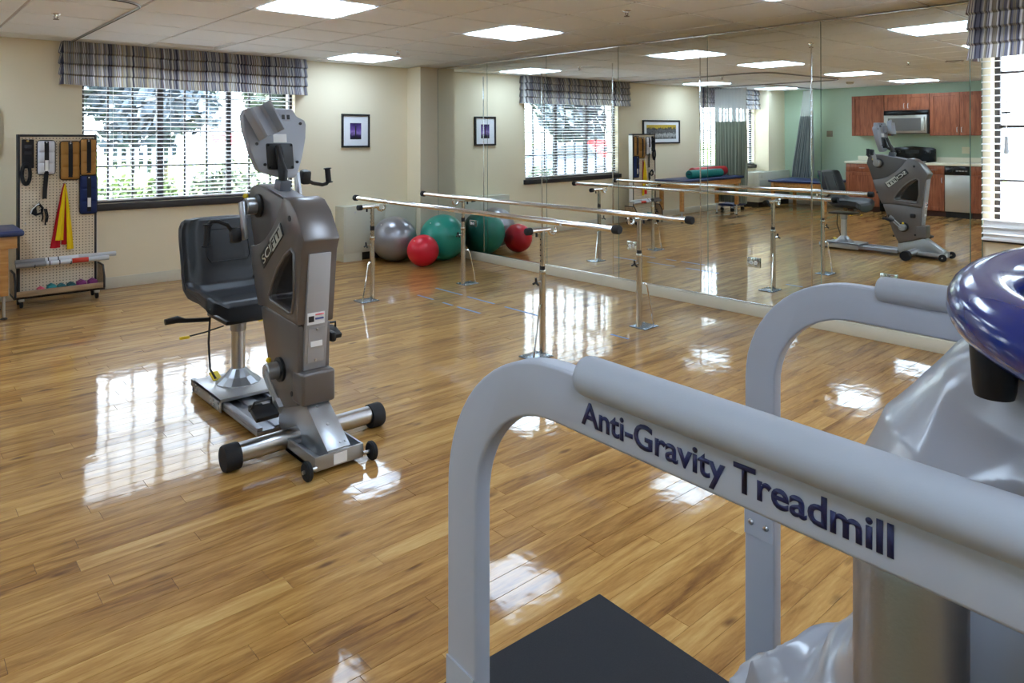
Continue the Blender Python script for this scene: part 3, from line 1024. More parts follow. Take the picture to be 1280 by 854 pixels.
full_outline = [(3.700, 1.200), (3.62, 1.222), (3.54, 1.214), (3.505, 1.206), (3.26, 1.160), (3.225, 1.176), (3.165, 1.162), (3.10, 1.112), (3.056, 1.050), (3.020, 0.995),
                (3.045, 0.945), (3.065, 0.780), (3.086, 0.617), (3.112, 0.390), (3.075, 0.386), (3.070, 0.238), (3.110, 0.225), (3.345, 0.150), (3.380, 0.214), (3.420, 0.305), (3.500, 0.537),
                (3.537, 0.630), (3.607, 0.794), (3.647, 0.901), (3.690, 1.033), (3.722, 1.110)]
hole = [(3.395, 0.692), (3.355, 0.757), (3.295, 0.836), (3.215, 0.906), (3.145, 0.944), (3.116, 0.928), (3.112, 0.75), (3.136, 0.652), (3.168, 0.646), (3.372, 0.670)]
core = MB().prism_holes(Lp(full_outline), [Lp(hole)], 'x', -0.066, 0.066)
core.build('body_core', M_BODYD, bike, bevel=0.010, seg=2)
# outer shell: below the sweeping seam, wider than the core
shell = [(3.640, 0.905), (3.58, 0.915), (3.515, 0.932), (3.45, 0.962), (3.381, 1.009), (3.32, 1.068), (3.26, 1.144), (3.235, 1.180), (3.165, 1.166), (3.10, 1.116), (3.054, 1.052), (3.015, 0.995),
         (3.041, 0.942), (3.061, 0.780), (3.084, 0.600), (3.29, 0.618), (3.446, 0.630), (3.534, 0.618), (3.572, 0.70), (3.610, 0.794)]
sh = MB().prism_holes(Lp(shell), [Lp(hole)], 'x', -0.090, 0.090)
sh.build('body_shell', M_BODY, bike, bevel=0.008, seg=2)
lower = [(3.090, 0.597), (3.29, 0.612), (3.446, 0.624), (3.528, 0.612), (3.500, 0.537), (3.420, 0.305), (3.380, 0.214), (3.345, 0.150), (3.11, 0.225), (3.10, 0.39)]
MB().prism(Lp(lower), 'x', -0.080, 0.080).build('lower_shell', M_BODY, bike, bevel=0.010, seg=2)
# front inset strip with stickers
ins = MB()
def FY(z):              # front face line of the shell at height z (local y)
    z0, y0, z1, y1 = 0.36, 3.110, 0.935, 3.040
    return y0 + (y1 - y0) * (z - z0) / (z1 - z0) - BY
ins.add([(-0.055, FY(0.93) - 0.008, 0.93), (0.055, FY(0.93) - 0.008, 0.93), (0.055, FY(0.385) - 0.014, 0.385), (-0.055, FY(0.385) - 0.014, 0.385),
         (-0.055, FY(0.93) + 0.02, 0.93), (0.055, FY(0.93) + 0.02, 0.93), (0.055, FY(0.385) + 0.02, 0.385), (-0.055, FY(0.385) + 0.02, 0.385)],
        [(0, 1, 2, 3), (4, 7, 6, 5), (0, 4, 5, 1), (3, 2, 6, 7), (0, 3, 7, 4), (1, 5, 6, 2)])
inset = ins.build('front_inset', M_INSET, bike, bevel=0.003)
def front_plate(nm, x0, x1, z0, z1, m, off, th=0.003):
    b = MB()
    a0, a1 = FY(z0) - 0.012 - off, FY(z1) - 0.008 - off
    b.add([(x0, a1, z1), (x1, a1, z1), (x1, a0, z0), (x0, a0, z0), (x0, a1 + th, z1), (x1, a1 + th, z1), (x1, a0 + th, z0), (x0, a0 + th, z0)],
          [(0, 1, 2, 3), (4, 7, 6, 5), (0, 4, 5, 1), (3, 2, 6, 7), (0, 3, 7, 4), (1, 5, 6, 2)])
    return b.build(nm, m, inset, smooth=0)
front_plate('sticker', -0.050, 0.036, 0.600, 0.655, M_LABEL, 0.004)
front_plate('sticker_mark', -0.044, -0.018, 0.613, 0.640, M_BLACK, 0.006, 0.002)
front_plate('sticker_mark', -0.012, 0.030, 0.622, 0.630, mat('sticker_print_blue', (60, 66, 120), 0.5), 0.006, 0.002)
front_plate('sticker_mark', -0.012, 0.030, 0.643, 0.648, mat('sticker_print_red', (190, 50, 50), 0.5), 0.006, 0.002)
front_plate('access_cover', -0.040, 0.040, 0.420, 0.585, M_INSET, 0.006, 0.004)
front_plate('sticker', -0.030, 0.028, 0.495, 0.520, M_LABEL, 0.010)
for (x, z) in ((-0.0, 0.575), (0.0, 0.430)):
    MB().cyl((x, FY(z) - 0.022, z), (x, FY(z) - 0.012, z), 0.006, 0.006, 10).build('screw', M_STEEL, inset)
# lower front box
bx_ = MB().bx(-0.082, 0.082, 3.045 - BY, 3.16 - BY, 0.235, 0.385)
bx_.build('front_box', M_BODY, bike, bevel=0.014, seg=3)
# screws on the shell sides
for s in (-1, 1):
    for (y_, z_, r_) in ((3.165, 1.085, 0.014), (3.585, 0.755, 0.011), (3.40, 0.235, 0.011), (3.16, 0.27, 0.012)):
        xx = 0.0905 if z_ > 0.6 else 0.0815
        MB().cyl((s * (xx - 0.004), y_ - BY, z_), (s * (xx + 0.002), y_ - BY, z_), r_, r_, 14).build('screw_recess', M_BLACK, bike)
# hole rim lips
for s in (-1, 1):
    b = MB()
    loop = [(s * 0.089, p[0], p[1]) for p in Lp(hole)]
    b.tube(loop, 0.009, 8, closed=True)
    b.build('hole_rim', M_BODY, bike, smooth=60)
# name plates on both sides
PLQ = [(3.500, 0.872), (3.455, 0.812), (3.222, 1.004), (3.262, 1.058)]
for s in (-1, 1):
    pl = MB().prism(Lp(PLQ), 'x', s * 0.0885, s * 0.0945)
    plate = pl.build('name_plate', mat('plate_black', (36, 35, 34), 0.3), bike, bevel=0.003)
    c = [(p[0] * 0.93 + 0.07 * (3.361 - BY), p[1] * 0.93 + 0.07 * 0.936) for p in Lp(PLQ)]
    m_pl = mat('plate_grey', (176, 176, 166), 0.35)
    # grey half behind the last letters on the -x side reads the same way on both sides
    a, d, e, f_ = c
    if s < 0:
        mid1 = ((a[0] + f_[0]) / 2, (a[1] + f_[1]) / 2)
        mid2 = ((d[0] + e[0]) / 2, (d[1] + e[1]) / 2)
        MB().prism([mid1, mid2, e, f_], 'x', s * 0.0946, s * 0.0955).build('plate_field', m_pl, plate, smooth=0)
        o_ = Vector((s * 0.0958, d[0], d[1]))
        xd = Vector((0, e[0] - d[0], e[1] - d[1]))
        up = Vector((0, a[0] - d[0], a[1] - d[1]))
    else:
        mid1 = ((a[0] + f_[0]) / 2, (a[1] + f_[1]) / 2)
        mid2 = ((d[0] + e[0]) / 2, (d[1] + e[1]) / 2)
        MB().prism([a, d, mid2, mid1], 'x', s * 0.0946, s * 0.0955).build('plate_field', m_pl, plate, smooth=0)
        o_ = Vector((s * 0.0958, e[0], e[1]))
        xd = Vector((0, d[0] - e[0], d[1] - e[1]))
        up = Vector((0, f_[0] - e[0], f_[1] - e[1]))
    hgt = up.length
    w_ = xd.length
    m4 = frame_mtx(o_ + up * 0.16 + xd * 0.035, xd, up)
    text_part('lettering', 'SCI', plate, m4, w_ * 0.43, hgt * 0.62, mat('plate_letters_light', (214, 214, 204), 0.4) if s < 0 else mat('plate_letters_light', (214, 214, 204), 0.4), bold=0.012)
    m4 = frame_mtx(o_ + up * 0.16 + xd * 0.53, xd, up)
    text_part('lettering', 'FIT', plate, m4, w_ * 0.43, hgt * 0.62, mat('plate_letters_dark', (26, 26, 26), 0.4), bold=0.012)

# base casting and wedge
base = [(3.38, 0.045), (3.36, 0.150), (3.30, 0.205), (3.12, 0.232), (3.075, 0.236), (2.862, 0.088), (2.862, 0.030), (2.90, 0.022)]
MB().prism(Lp(base), 'x', -0.052, 0.052).build('base_wedge', M_SILVER, bike, bevel=0.006)
MB().bx(-0.118, 0.118, 2.86 - BY, 3.20 - BY, 0.022, 0.045).bx(-0.118, -0.108, 2.86 - BY, 3.20 - BY, 0.022, 0.085).bx(0.108, 0.118, 2.86 - BY, 3.20 - BY, 0.022, 0.085).bx(-0.118, 0.118, 2.852 - BY, 2.862 - BY, 0.022, 0.085).build('foot_plate', M_SILVER, bike, bevel=0.003)
# sloping front cover with bolts
cov = MB()
n_ = Vector((0, -(0.236 - 0.088), -(2.862 - 3.075))).normalized()
p0, p1 = Vector((0, 2.862 - BY, 0.088)), Vector((0, 3.075 - BY, 0.236))
nrm = Vector((0, -(p1.z - p0.z), (p1.y - p0.y))).normalized()
q = [p0, p1, p1 + nrm * 0.006, p0 + nrm * 0.006]
cov.prism([(v.y, v.z) for v in q], 'x', -0.056, 0.056)
cover = cov.build('front_cover', M_SILVER, bike, bevel=0.002)
for t_, x in ((0.10, 0.018), (0.5, 0.0), (0.9, -0.01), (0.10, 0.042)):
    p = p0.lerp(p1, t_) + nrm * 0.006
    MB().cyl(Vector((x, p.y, p.z)), Vector((x, p.y, p.z)) + nrm * 0.004, 0.007, 0.006, 10).build('bolt', M_STEEL, cover)
MB().bx(-0.030, 0.034, 2.8495 - BY, 2.852 - BY, 0.030, 0.076).build('sticker', M_LABEL, bike, smooth=0)
# transport wheels
for s in (-1, 1):
    ax = MB().cyl((s * 0.112, 2.845 - BY, 0.042), (s * 0.178, 2.845 - BY, 0.042), 0.008, 0.008, 10)
    ax.build('axle', M_STEEL, bike)
    w = MB().lathe([(0.012, -0.012), (0.036, -0.012), (0.042, -0.006), (0.042, 0.006), (0.036, 0.012), (0.012, 0.012)], (s * 0.156, 2.845 - BY, 0.042), 'x', 24)
    w.build('transport_wheel', M_RUBBER, bike)
# stabiliser tube with rubber caps
MB().cyl((-0.36, 3.165 - BY, 0.067), (0.36, 3.165 - BY, 0.067), 0.043, 0.043, 28).build('stabiliser_tube', M_STEEL, bike)
for s in (-1, 1):
    b = MB()
    n = 40
    prof = [(0.045, 0.0), (0.056, 0.002), (0.058, 0.01), (0.058, 0.062), (0.054, 0.070), (0.0001, 0.070)]
    b.lathe([(r_, s * (0.325 + h_)) for r_, h_ in prof], (0, 3.165 - BY, 0.058), 'x', 28)
    b.build('rubber_cap', M_RUBBER, bike)
# seat rail
rl = MB()
rl.bx(-0.165, 0.085, 3.36 - BY, 4.32 - BY, 0.030, 0.052)
rl.bx(-0.165, -0.135, 3.36 - BY, 4.32 - BY, 0.052, 0.070)
rl.bx(0.055, 0.085, 3.36 - BY, 4.32 - BY, 0.052, 0.070)
rl.bx(-0.075, -0.01, 3.36 - BY, 4.32 - BY, 0.052, 0.064)
rl.build('seat_rail', M_BRUSH, bike, bevel=0.003)
MB().bx(-0.16, 0.08, 4.24 - BY, 4.31 - BY, 0.0, 0.030).build('rail_foot', M_RUBBER, bike, bevel=0.004)
cr = MB().bx(-0.180, 0.125, 3.80 - BY, 4.22 - BY, 0.074, 0.092).bx(-0.180, -0.172, 3.80 - BY, 4.22 - BY, 0.022, 0.092).bx(0.117, 0.125, 3.80 - BY, 4.22 - BY, 0.022, 0.092)
car_ = cr.build('seat_carriage', M_SILVER, bike, bevel=0.003)
for yy in (3.83, 3.90, 3.95, 4.13, 4.18):
    for zz_ in (0.042, 0.068):
        MB().cyl((-0.180, yy - BY, zz_), (-0.186, yy - BY, zz_), 0.008, 0.008, 8).build('bolt', M_STEEL, car_)
# seat post with fluted cone
MB().lathe([(0.120, 0.092), (0.118, 0.098), (0.075, 0.130), (0.045, 0.165), (0.040, 0.17)], (0.0, 4.03 - BY, 0), 'z', 14).build('post_cone', M_SILVER, bike, smooth=10)
MB().cyl((0, 4.03 - BY, 0.15), (0, 4.03 - BY, 0.385), 0.037, 0.037, 24).build('seat_post', M_STEEL, bike)
MB().cyl((0, 4.03 - BY, 0.38), (0, 4.03 - BY, 0.455), 0.042, 0.046, 20).build('post_collar', M_BRUSH, bike, bevel=0.003)
MB().bx(-0.12, 0.12, 3.88 - BY, 4.18 - BY, 0.452, 0.472).build('seat_plate', M_BLACK, bike, bevel=0.004)
b = MB().tube([(-0.11, 4.16 - BY, 0.45), (-0.115, 4.17 - BY, 0.30), (-0.12, 4.13 - BY, 0.16), (-0.10, 4.10 - BY, 0.11)], 0.006, 8)
b.build('release_cable', M_BLACK, bike)
MB().box((-0.08, 4.16 - BY, 0.105), (0.05, 0.08, 0.012), Matrix.Rotation(R(20), 3, 'X')).build('foot_lever', M_YELLOW, bike, bevel=0.004)
MB().tube([(-0.12, 3.92 - BY, 0.445), (-0.22, 3.93 - BY, 0.425), (-0.30, 3.94 - BY, 0.415)], 0.004, 6).build('release_wire', M_BLACK, bike)
MB().box((-0.315, 3.94 - BY, 0.413), (0.05, 0.02, 0.014)).build('pull_tab', M_YELLOW, bike, bevel=0.004)
MB().box((0.09, 3.90 - BY, 0.45), (0.06, 0.02, 0.014)).build('pull_tab', M_YELLOW, bike, bevel=0.004)
MB().tube([(-0.18, 3.98 - BY, 0.478), (-0.30, 3.98 - BY, 0.492), (-0.34, 3.98 - BY, 0.505), (-0.40, 3.98 - BY, 0.50)], [0.012, 0.012, 0.020, 0.016], 10).build('swivel_lever', M_BLACK, bike)
# seat: one moulded shell, cushion running into the backrest
def seat_pt(u, v, off):
    # v: 0 front edge of cushion ... 0.5 crease ... 1 top of back
    x = (u - 0.5) * 2
    prof = [(3.745, 0.572), (3.78, 0.600), (3.88, 0.612), (3.98, 0.610), (4.06, 0.612), (4.115, 0.640), (4.145, 0.700), (4.17, 0.78), (4.20, 0.87), (4.225, 0.95), (4.235, 0.985), (4.25, 0.998)]
    f = v * (len(prof) - 1)
    i = min(int(f), len(prof) - 2)
    t = f - i
    y = prof[i][0] * (1 - t) + prof[i + 1][0] * t
    z = prof[i][1] * (1 - t) + prof[i + 1][1] * t
    hw = 0.262 - 0.05 * max(0, (v - 0.72) / 0.28) ** 2 - 0.025 * max(0, (0.1 - v) / 0.1) ** 2
    bol = max(0, (abs(x) - 0.62) / 0.38) ** 1.4
    lift = 0.055 * bol * (1 - 0.4 * max(0, (abs(x) - 0.9) / 0.1))
    inn = 1.0 if v < 0.42 else max(0.0, 1 - (v - 0.42) * 5)
    z += lift * inn
    y -= lift * (1 - inn) * 1.3
    # stitched central pad
    if abs(x) < 0.42 and 0.60 < v < 0.80:
        e = min(0.42 - abs(x), (v - 0.60) * 3, (0.80 - v) * 3)
        y -= 0.006 * min(1, e / 0.05)
    tn = [Vector((0, 0, -1)), Vector((0, 1, 0))]
    k = min(1, max(0, (v - 0.35) / 0.25))
    d = tn[0].lerp(tn[1], k).normalized()
    p = Vector((x * hw, y - BY, z)) + d * off
    return p
st = MB()
nu, nv = 33, 45
st.grid(lambda u, v: seat_pt(u, v, 0.0), nu, nv)
o0 = len(st.v)
st.grid(lambda u, v: seat_pt(u, v, 0.085 - 0.03 * abs(u - 0.5) * 2), nu, nv)
rim = [j * nu for j in range(nv)] + [(nv - 1) * nu + i for i in range(1, nu)] + [j * nu + nu - 1 for j in range(nv - 2, -1, -1)] + [i for i in range(nu - 2, 0, -1)]
for k in range(len(rim)):
    a, b2 = rim[k], rim[(k + 1) % len(rim)]
    st.f.append((a, b2, b2 + o0, a + o0))
    st.mi.append(0)
seat = st.build('seat', M_SEAT, bike, smooth=60)
b = MB()
pts = [seat_pt(u, v, -0.002) for (u, v) in [(0.30, 0.61), (0.70, 0.61), (0.73, 0.64), (0.73, 0.77), (0.70, 0.80), (0.30, 0.80), (0.27, 0.77), (0.27, 0.64)]]
b.tube(pts, 0.003, 6, closed=True)
b.build('stitching', M_SEAT, seat)
pts = [seat_pt(0.5 + 0.5 * c_, v, 0.03) for c_, v in [(-1, 0.02), (-1, 0.2), (-1, 0.4), (-1, 0.55), (-1, 0.7), (-1, 0.85), (-1, 0.97)]]
MB().tube(pts, 0.006, 6).build('piping', M_BLACK, seat)

# lower cranks
hubY, hubZ = 3.285 - BY, 0.355
for s in (-1, 1):
    b = MB().lathe([(0.058, s * 0.076), (0.058, s * 0.092), (0.046, s * 0.096), (0.044, s * 0.10)], (0, hubY, hubZ), 'x', 24)
    b.build('crank_bearing', M_BLACK, bike)
    hb = MB().lathe([(0.040, s * 0.096), (0.040, s * 0.150), (0.036, s * 0.155), (0.0001, s * 0.155)], (0, hubY, hubZ), 'x', 24).build('crank_hub', M_SILVER, bike)
    MB().sphere((s * 0.135, hubY - 0.01 * s, hubZ + 0.052), 0.013, 12, 8).build('lock_knob', M_YELLOW, hb)
    if s < 0:
        e = Vector((s * 0.165, hubY - 0.165, hubZ - 0.11))
    else:
        e = Vector((s * 0.165, hubY + 0.115, hubZ + 0.105))
    a = Vector((s * 0.150, hubY, hubZ))
    dirv = (e - a).normalized()
    side = dirv.cross(Vector((1, 0, 0))).normalized()
    arm = MB()
    for k in (-1, 1):
        arm.tube([a + side * (0.014 * k) + Vector((s * 0.008, 0, 0)), e + side * (0.012 * k)], 0.008, 8)
    arm.box(e, (0.022, 0.05, 0.05), Matrix.Rotation(math.atan2(dirv.z, dirv.y), 3, 'X'))
    arm.build('crank_arm', M_SILVER, bike, smooth=40)
    pc = e + Vector((s * 0.065, -0.005, -0.01))
    pd = MB().box(pc, (0.105, 0.085, 0.026), Matrix.Rotation(R(20), 3, 'X'))
    pd.box(pc + Vector((s * 0.02, 0.05, 0.012)), (0.06, 0.03, 0.03))
    ped = pd.build('pedal', M_BLACK, bike, bevel=0.006)
    MB().tube([pc + Vector((-s * 0.045, 0.03, 0.015)), pc + Vector((-s * 0.04, 0.02, 0.05)), pc + Vector((s * 0.04, 0.01, 0.05)), pc + Vector((s * 0.05, 0.03, 0.01))], 0.006, 6).build('pedal_strap', M_BLACK, ped)
MB().cyl((0.075, 3.18 - BY, 0.50), (0.12, 3.18 - BY, 0.50), 0.012, 0.012, 10).build('adjust_stud', M_BLACK, bike)
MB().box((0.125, 3.17 - BY, 0.50), (0.03, 0.06, 0.05)).build('adjust_knob', M_BLACK, bike, bevel=0.012)

# upper cranks with hand grips
uY, uZ = 3.575 - BY, 1.115
for s in (-1, 1):
    MB().lathe([(0.060, s * 0.060), (0.060, s * 0.078), (0.050, s * 0.084), (0.046, s * 0.088)], (0, uY, uZ), 'x', 24).build('crank_bearing', M_BLACK, bike)
    hb = MB().lathe([(0.043, s * 0.080), (0.043, s * 0.135), (0.038, s * 0.140), (0.0001, s * 0.140)], (0, uY, uZ), 'x', 24).build('crank_hub', M_SILVER, bike)
    MB().sphere((s * 0.118, uY + 0.045, uZ + 0.048), 0.014, 12, 8).build('lock_knob', M_YELLOW, hb)
    a = Vector((s * 0.142, uY, uZ))
    e = Vector((s * 0.165, uY + s * 0.035, uZ + s * 0.135))
    dirv = (e - a).normalized()
    arm = MB().box((a + e) / 2, (0.02, (e - a).length + 0.05, 0.046), Matrix.Rotation(math.atan2(e.z - a.z, e.y - a.y), 3, 'X'))
    arm.build('crank_arm', M_SILVER, bike, bevel=0.006)
    blk = MB().box(e + Vector((s * 0.035, 0, 0)), (0.05, 0.055, 0.075), Matrix.Rotation(R(10 * s), 3, 'X'))
    blk.build('handle_block', M_BLACK, bike, bevel=0.012)
    if s < 0:
        path = [e + Vector((-0.05, 0.0, 0.02)), e + Vector((-0.075, 0.0, 0.055)), e + Vector((-0.12, 0.0, 0.075)), e + Vector((-0.150, 0.0, 0.075)), e + Vector((-0.165, 0.0, 0.06))]
        g0, g1 = e + Vector((-0.167, 0.0, 0.065)), e + Vector((-0.175, 0.0, -0.045))
    else:
        path = [e + Vector((0.05, 0.0, -0.02)), e + Vector((0.08, 0.0, -0.035)), e + Vector((0.13, -0.01, -0.045)), e + Vector((0.155, -0.01, -0.04)), e + Vector((0.165, -0.01, -0.028))]
        g0, g1 = e + Vector((0.168, -0.01, -0.035)), e + Vector((0.160, -0.01, 0.045))
    MB().tube(path, 0.010, 10).build('handle_rod', M_BLACK, bike)
    b = MB()
    d = (g1 - g0)
    b.tube([g0, g0 + d * 0.06, g0 + d * 0.08, g0 + d * 0.94, g0 + d * 0.95, g1], [0.022, 0.022, 0.015, 0.015, 0.022, 0.020], 14)
    b.build('hand_grip', M_RUBBER, bike)
# top deck and console neck
MB().add([(-0.05, 3.52 - BY, 1.214), (0.05, 3.52 - BY, 1.214), (0.05, 3.24 - BY, 1.164), (-0.05, 3.24 - BY, 1.164), (-0.05, 3.52 - BY, 1.20), (0.05, 3.52 - BY, 1.20), (0.05, 3.24 - BY, 1.15), (-0.05, 3.24 - BY, 1.15)],
         [(0, 1, 2, 3), (4, 7, 6, 5), (0, 4, 5, 1), (3, 2, 6, 7), (0, 3, 7, 4), (1, 5, 6, 2)]).build('top_plate', M_SILVERP, bike, bevel=0.003)
MB().box((0.0, 3.44 - BY, 1.222), (0.06, 0.07, 0.055), Matrix.Rotation(R(10), 3, 'X')).build('neck_bracket', mat('grey_bracket', (92, 95, 104), 0.35, 0.3), bike, bevel=0.006)
MB().tube([(0, 3.44 - BY, 1.235), (0, 3.44 - BY, 1.29), (0, 3.47 - BY, 1.34), (0, 3.50 - BY, 1.42)], [0.021, 0.024, 0.017, 0.014], 12).build('console_neck', M_BLACK, bike)
# console head: shield-shaped slab leaning away from the rider
cz0 = 1.25
outl = [(-0.080, 1.290), (0.020, 1.258), (0.095, 1.252), (0.118, 1.275), (0.150, 1.36), (0.176, 1.46), (0.184, 1.53), (0.178, 1.552), (0.135, 1.572), (0.118, 1.605), (0.105, 1.612), (-0.100, 1.612), (-0.135, 1.600), (-0.150, 1.57), (-0.146, 1.50), (-0.118, 1.38), (-0.092, 1.305)]
cb = MB()
def CY(z):
    return 3.505 - BY + (z - 1.25) * 0.17
n = len(outl)
cb.add([(x - 0.005, CY(z), z) for x, z in outl] + [(x - 0.005, CY(z) + 0.055, z) for x, z in outl], [tuple(range(n)), tuple(range(2 * n - 1, n - 1, -1))] + [(i, n + i, n + (i + 1) % n, (i + 1) % n) for i in range(n)])
con = cb.build('console', M_SILVERP, bike, bevel=0.008, seg=2)
def con_plate(nm, x0, x1, z0, z1, m, th, r=0.008):
    b = MB()
    pol = rrect(x0, x1, z0, z1, r, 3)
    k = len(pol)
    b.add([(x, CY(z) - th, z) for x, z in pol] + [(x, CY(z) + 0.004, z) for x, z in pol], [tuple(range(k)), tuple(range(2 * k - 1, k - 1, -1))] + [(i, k + i, k + (i + 1) % k, (i + 1) % k) for i in range(k)])
    return b.build(nm, m, con, bevel=0.002)
con_plate('mount_plate', -0.048, 0.092, 1.300, 1.432, M_BLACK, 0.006)
for x, z in ((-0.038, 1.422), (0.082, 1.422), (0.082, 1.31), (-0.038, 1.31)):
    MB().cyl((x, CY(z) - 0.010, z), (x, CY(z) - 0.005, z), 0.005, 0.005, 8).build('screw', M_GLOSSBLACK, con)
b = MB()
b.tube([(0.022, CY(1.42) - 0.004, 1.42), (0.022, CY(1.38) - 0.016, 1.38), (0.018, CY(1.31) - 0.022, 1.31), (0.010, 3.46 - BY, 1.28)], [0.008, 0.011, 0.013, 0.016], 12)
b.build('neck_socket', M_BLACK, con)
con_plate('sticker', -0.008, 0.064, 1.436, 1.480, M_LABEL, 0.003, 0.002)
con_plate('port_plate', 0.034, 0.098, 1.548, 1.588, M_SILVERP, 0.004, 0.004)
for x in (0.053, 0.080):
    con_plate('port', x - 0.008, x + 0.008, 1.556, 1.580, M_BLACK, 0.006, 0.002)
for x, z in ((0.006, 1.592), (0.145, 1.535), (0.112, 1.335), (-0.060, 1.325), (-0.095, 1.430)):
    MB().cyl((x, CY(z) - 0.004, z), (x, CY(z) + 0.004, z), 0.008, 0.008, 10).build('screw', M_BLACK, con)
# bottle holder: folded open channel tilted on the back of the console
hold = MB()
prof = [(-0.076, 0.0), (-0.060, -0.050), (-0.046, -0.062), (0.010, -0.006), (0.030, -0.006), (0.046, -0.060), (0.062, -0.046), (0.058, -0.040), (0.048, -0.044), (0.036, 0.006), (0.004, 0.006), (-0.046, -0.048), (-0.052, -0.044), (-0.066, 0.004)]
m3 = Matrix.Rotation(R(-24), 3, 'Y') @ Matrix.Rotation(R(-14), 3, 'X')
n = len(prof)
vv = []
for t_ in (-0.080, 0.080):
    for (x, y) in prof:
        p = m3 @ Vector((x, y - 0.045, t_))
        vv.append((p.x - 0.062, p.y + CY(1.53) - 0.005, p.z + 1.535))
hold.add(vv, [tuple(range(n)), tuple(range(2 * n - 1, n - 1, -1))] + [(i, n + i, n + (i + 1) % n, (i + 1) % n) for i in range(n)])
hold.build('bottle_holder', M_SILVERP, bike, bevel=0.004)
MB().box((-0.050, CY(1.53) - 0.022, 1.53), (0.06, 0.05, 0.08), Matrix.Rotation(R(-14), 3, 'X')).build('holder_bracket', M_SILVERP, bike, bevel=0.005)

# ================================================================== PARALLEL BARS
bars = thing('parallel_bars', 'chrome height-adjustable parallel bars bolted to the floor beside the mirrors', 'parallel bars', (3.87, 4.56, 0))
POSTS = [(3.354, 5.668, -1), (4.390, 5.668, 1), (3.354, 3.460, -1), (4.390, 3.460, 1)]
M_STUP = mat('dull_chrome_upright', (206, 202, 196), 0.20, 1.0)
M_PLATE = mat('zinc_plate', (150, 164, 182), 0.22, 0.9)
for (px, py, s) in POSTS:
    x, y = px - 3.87, py - 4.56
    # base plate reaches outwards from the bars
    pl = MB().bx(x - 0.09 + 0.06 * s, x + 0.09 + 0.06 * s, y - 0.075, y + 0.075, 0.0, 0.008).build('base_plate', M_PLATE, bars, bevel=0.002)
    for dx in (-0.075, 0.075):
        for dy in (-0.06, 0.06):
            MB().cyl((x + dx + 0.06 * s, y + dy, 0.008), (x + dx + 0.06 * s, y + dy, 0.012), 0.007, 0.007, 8).build('bolt', M_STEEL, pl)
    MB().cyl((x, y, 0.008), (x, y, 0.56), 0.0225, 0.0225, 20).build('upright', M_STUP, bars)
    MB().cyl((x, y, 0.545), (x, y, 0.575), 0.0245, 0.0245, 20).build('upright_collar', M_STUP, bars, bevel=0.003)
    inner = MB().cyl((x, y, 0.56), (x, y, 0.835), 0.018, 0.018, 18).build('height_tube', M_STUP, bars)
    MB().cyl((x, y, 0.63 if py > 5 else 0.575), (x, y, 0.67 if py > 5 else 0.60), 0.0195, 0.0195, 18).build('sleeve', M_BLACK, bars)
    for k in range(6):
        z = 0.60 + 0.036 * k
        MB().cyl((x + s * 0.0165, y, z), (x + s * 0.0190, y, z), 0.005, 0.005, 8).build('index_hole', M_BLACK, inner)
    # locking knob
    MB().cyl((x - 0.02, y - 0.004, 0.50), (x - 0.065, y - 0.01, 0.50), 0.006, 0.006, 8).build('knob_stem', M_CHROME, bars)
    b = MB()
    for k in range(3):
        a = R(90 + 120 * k)
        b.tube([(x - 0.068, y - 0.01, 0.50), (x - 0.072, y - 0.01 + 0.03 * math.cos(a), 0.50 + 0.03 * math.sin(a))], [0.009, 0.007], 8)
    b.build('locking_knob', M_BLACK, bars)
    # diagonal brace
    b = MB().tube([(x + s * 0.02, y - 0.005, 0.34), (x + s * 0.045, y - 0.02, 0.345), (x + s * 0.06, y - 0.03, 0.32), (x + s * 0.125, y - 0.045, 0.008)], 0.0065, 8)
    b.build('brace', M_CHROME, bars)
    # cross arm carrying the rail
    MB().cyl((x + s * 0.115, y, 0.842), (x - s * 0.065, y, 0.842), 0.017, 0.017, 16).build('cross_arm', M_CHROME, bars)
    MB().lathe([(0.018, s * 0.105), (0.0245, s * 0.108), (0.0255, s * 0.12), (0.0245, s * 0.148), (0.018, s * 0.152), (0.0001, s * 0.152)], (x, y, 0.842), 'x', 16).build('arm_cap', M_RUBBER, bars)
    MB().cyl((x + s * 0.055, y, 0.80), (x + s * 0.055, y, 0.826), 0.008, 0.008, 10).build('arm_screw', M_BLACK, bars)
    b = MB()
    pts = [(x - s * 0.055, y, 0.835), (x - s * 0.07, y, 0.812), (x - s * 0.095, y, 0.802), (x - s * 0.12, y, 0.812), (x - s * 0.13, y, 0.838), (x - s * 0.125, y, 0.858)]
    b.tube(pts, 0.011, 10)
    b.build('rail_bracket', M_CHROME, bars)
for s, xx in ((-1, 3.354 + 0.125), (1, 4.390 - 0.125)):
    x = xx - 3.87
    y0, y1 = 2.93 - 4.56, 6.17 - 4.56
    rail = MB().cyl((x, y0, 0.885), (x, y1, 0.885), 0.020, 0.020, 20).build('hand_rail', M_CHROME, bars)
    for (ya, d) in ((y0, -1), (y1, 1)):
        MB().lathe([(0.0205, -d * 0.015), (0.027, -d * 0.013), (0.029, 0.0), (0.029, d * 0.030), (0.024, d * 0.038), (0.0001, d * 0.038)], (x, ya, 0.885), 'y', 18).build('end_cap', M_RUBBER, rail)
    MB().cyl((x, 3.46 - 4.56 - 0.02, 0.885), (x, 3.46 - 4.56 + 0.28, 0.885), 0.0222, 0.0222, 20).build('rail_sleeve', M_CHROME, rail)
    MB().cyl((x, 5.668 - 4.56 - 0.02, 0.885), (x, 5.668 - 4.56 + 0.12, 0.885), 0.0222, 0.0222, 20).build('rail_sleeve', M_CHROME, rail)

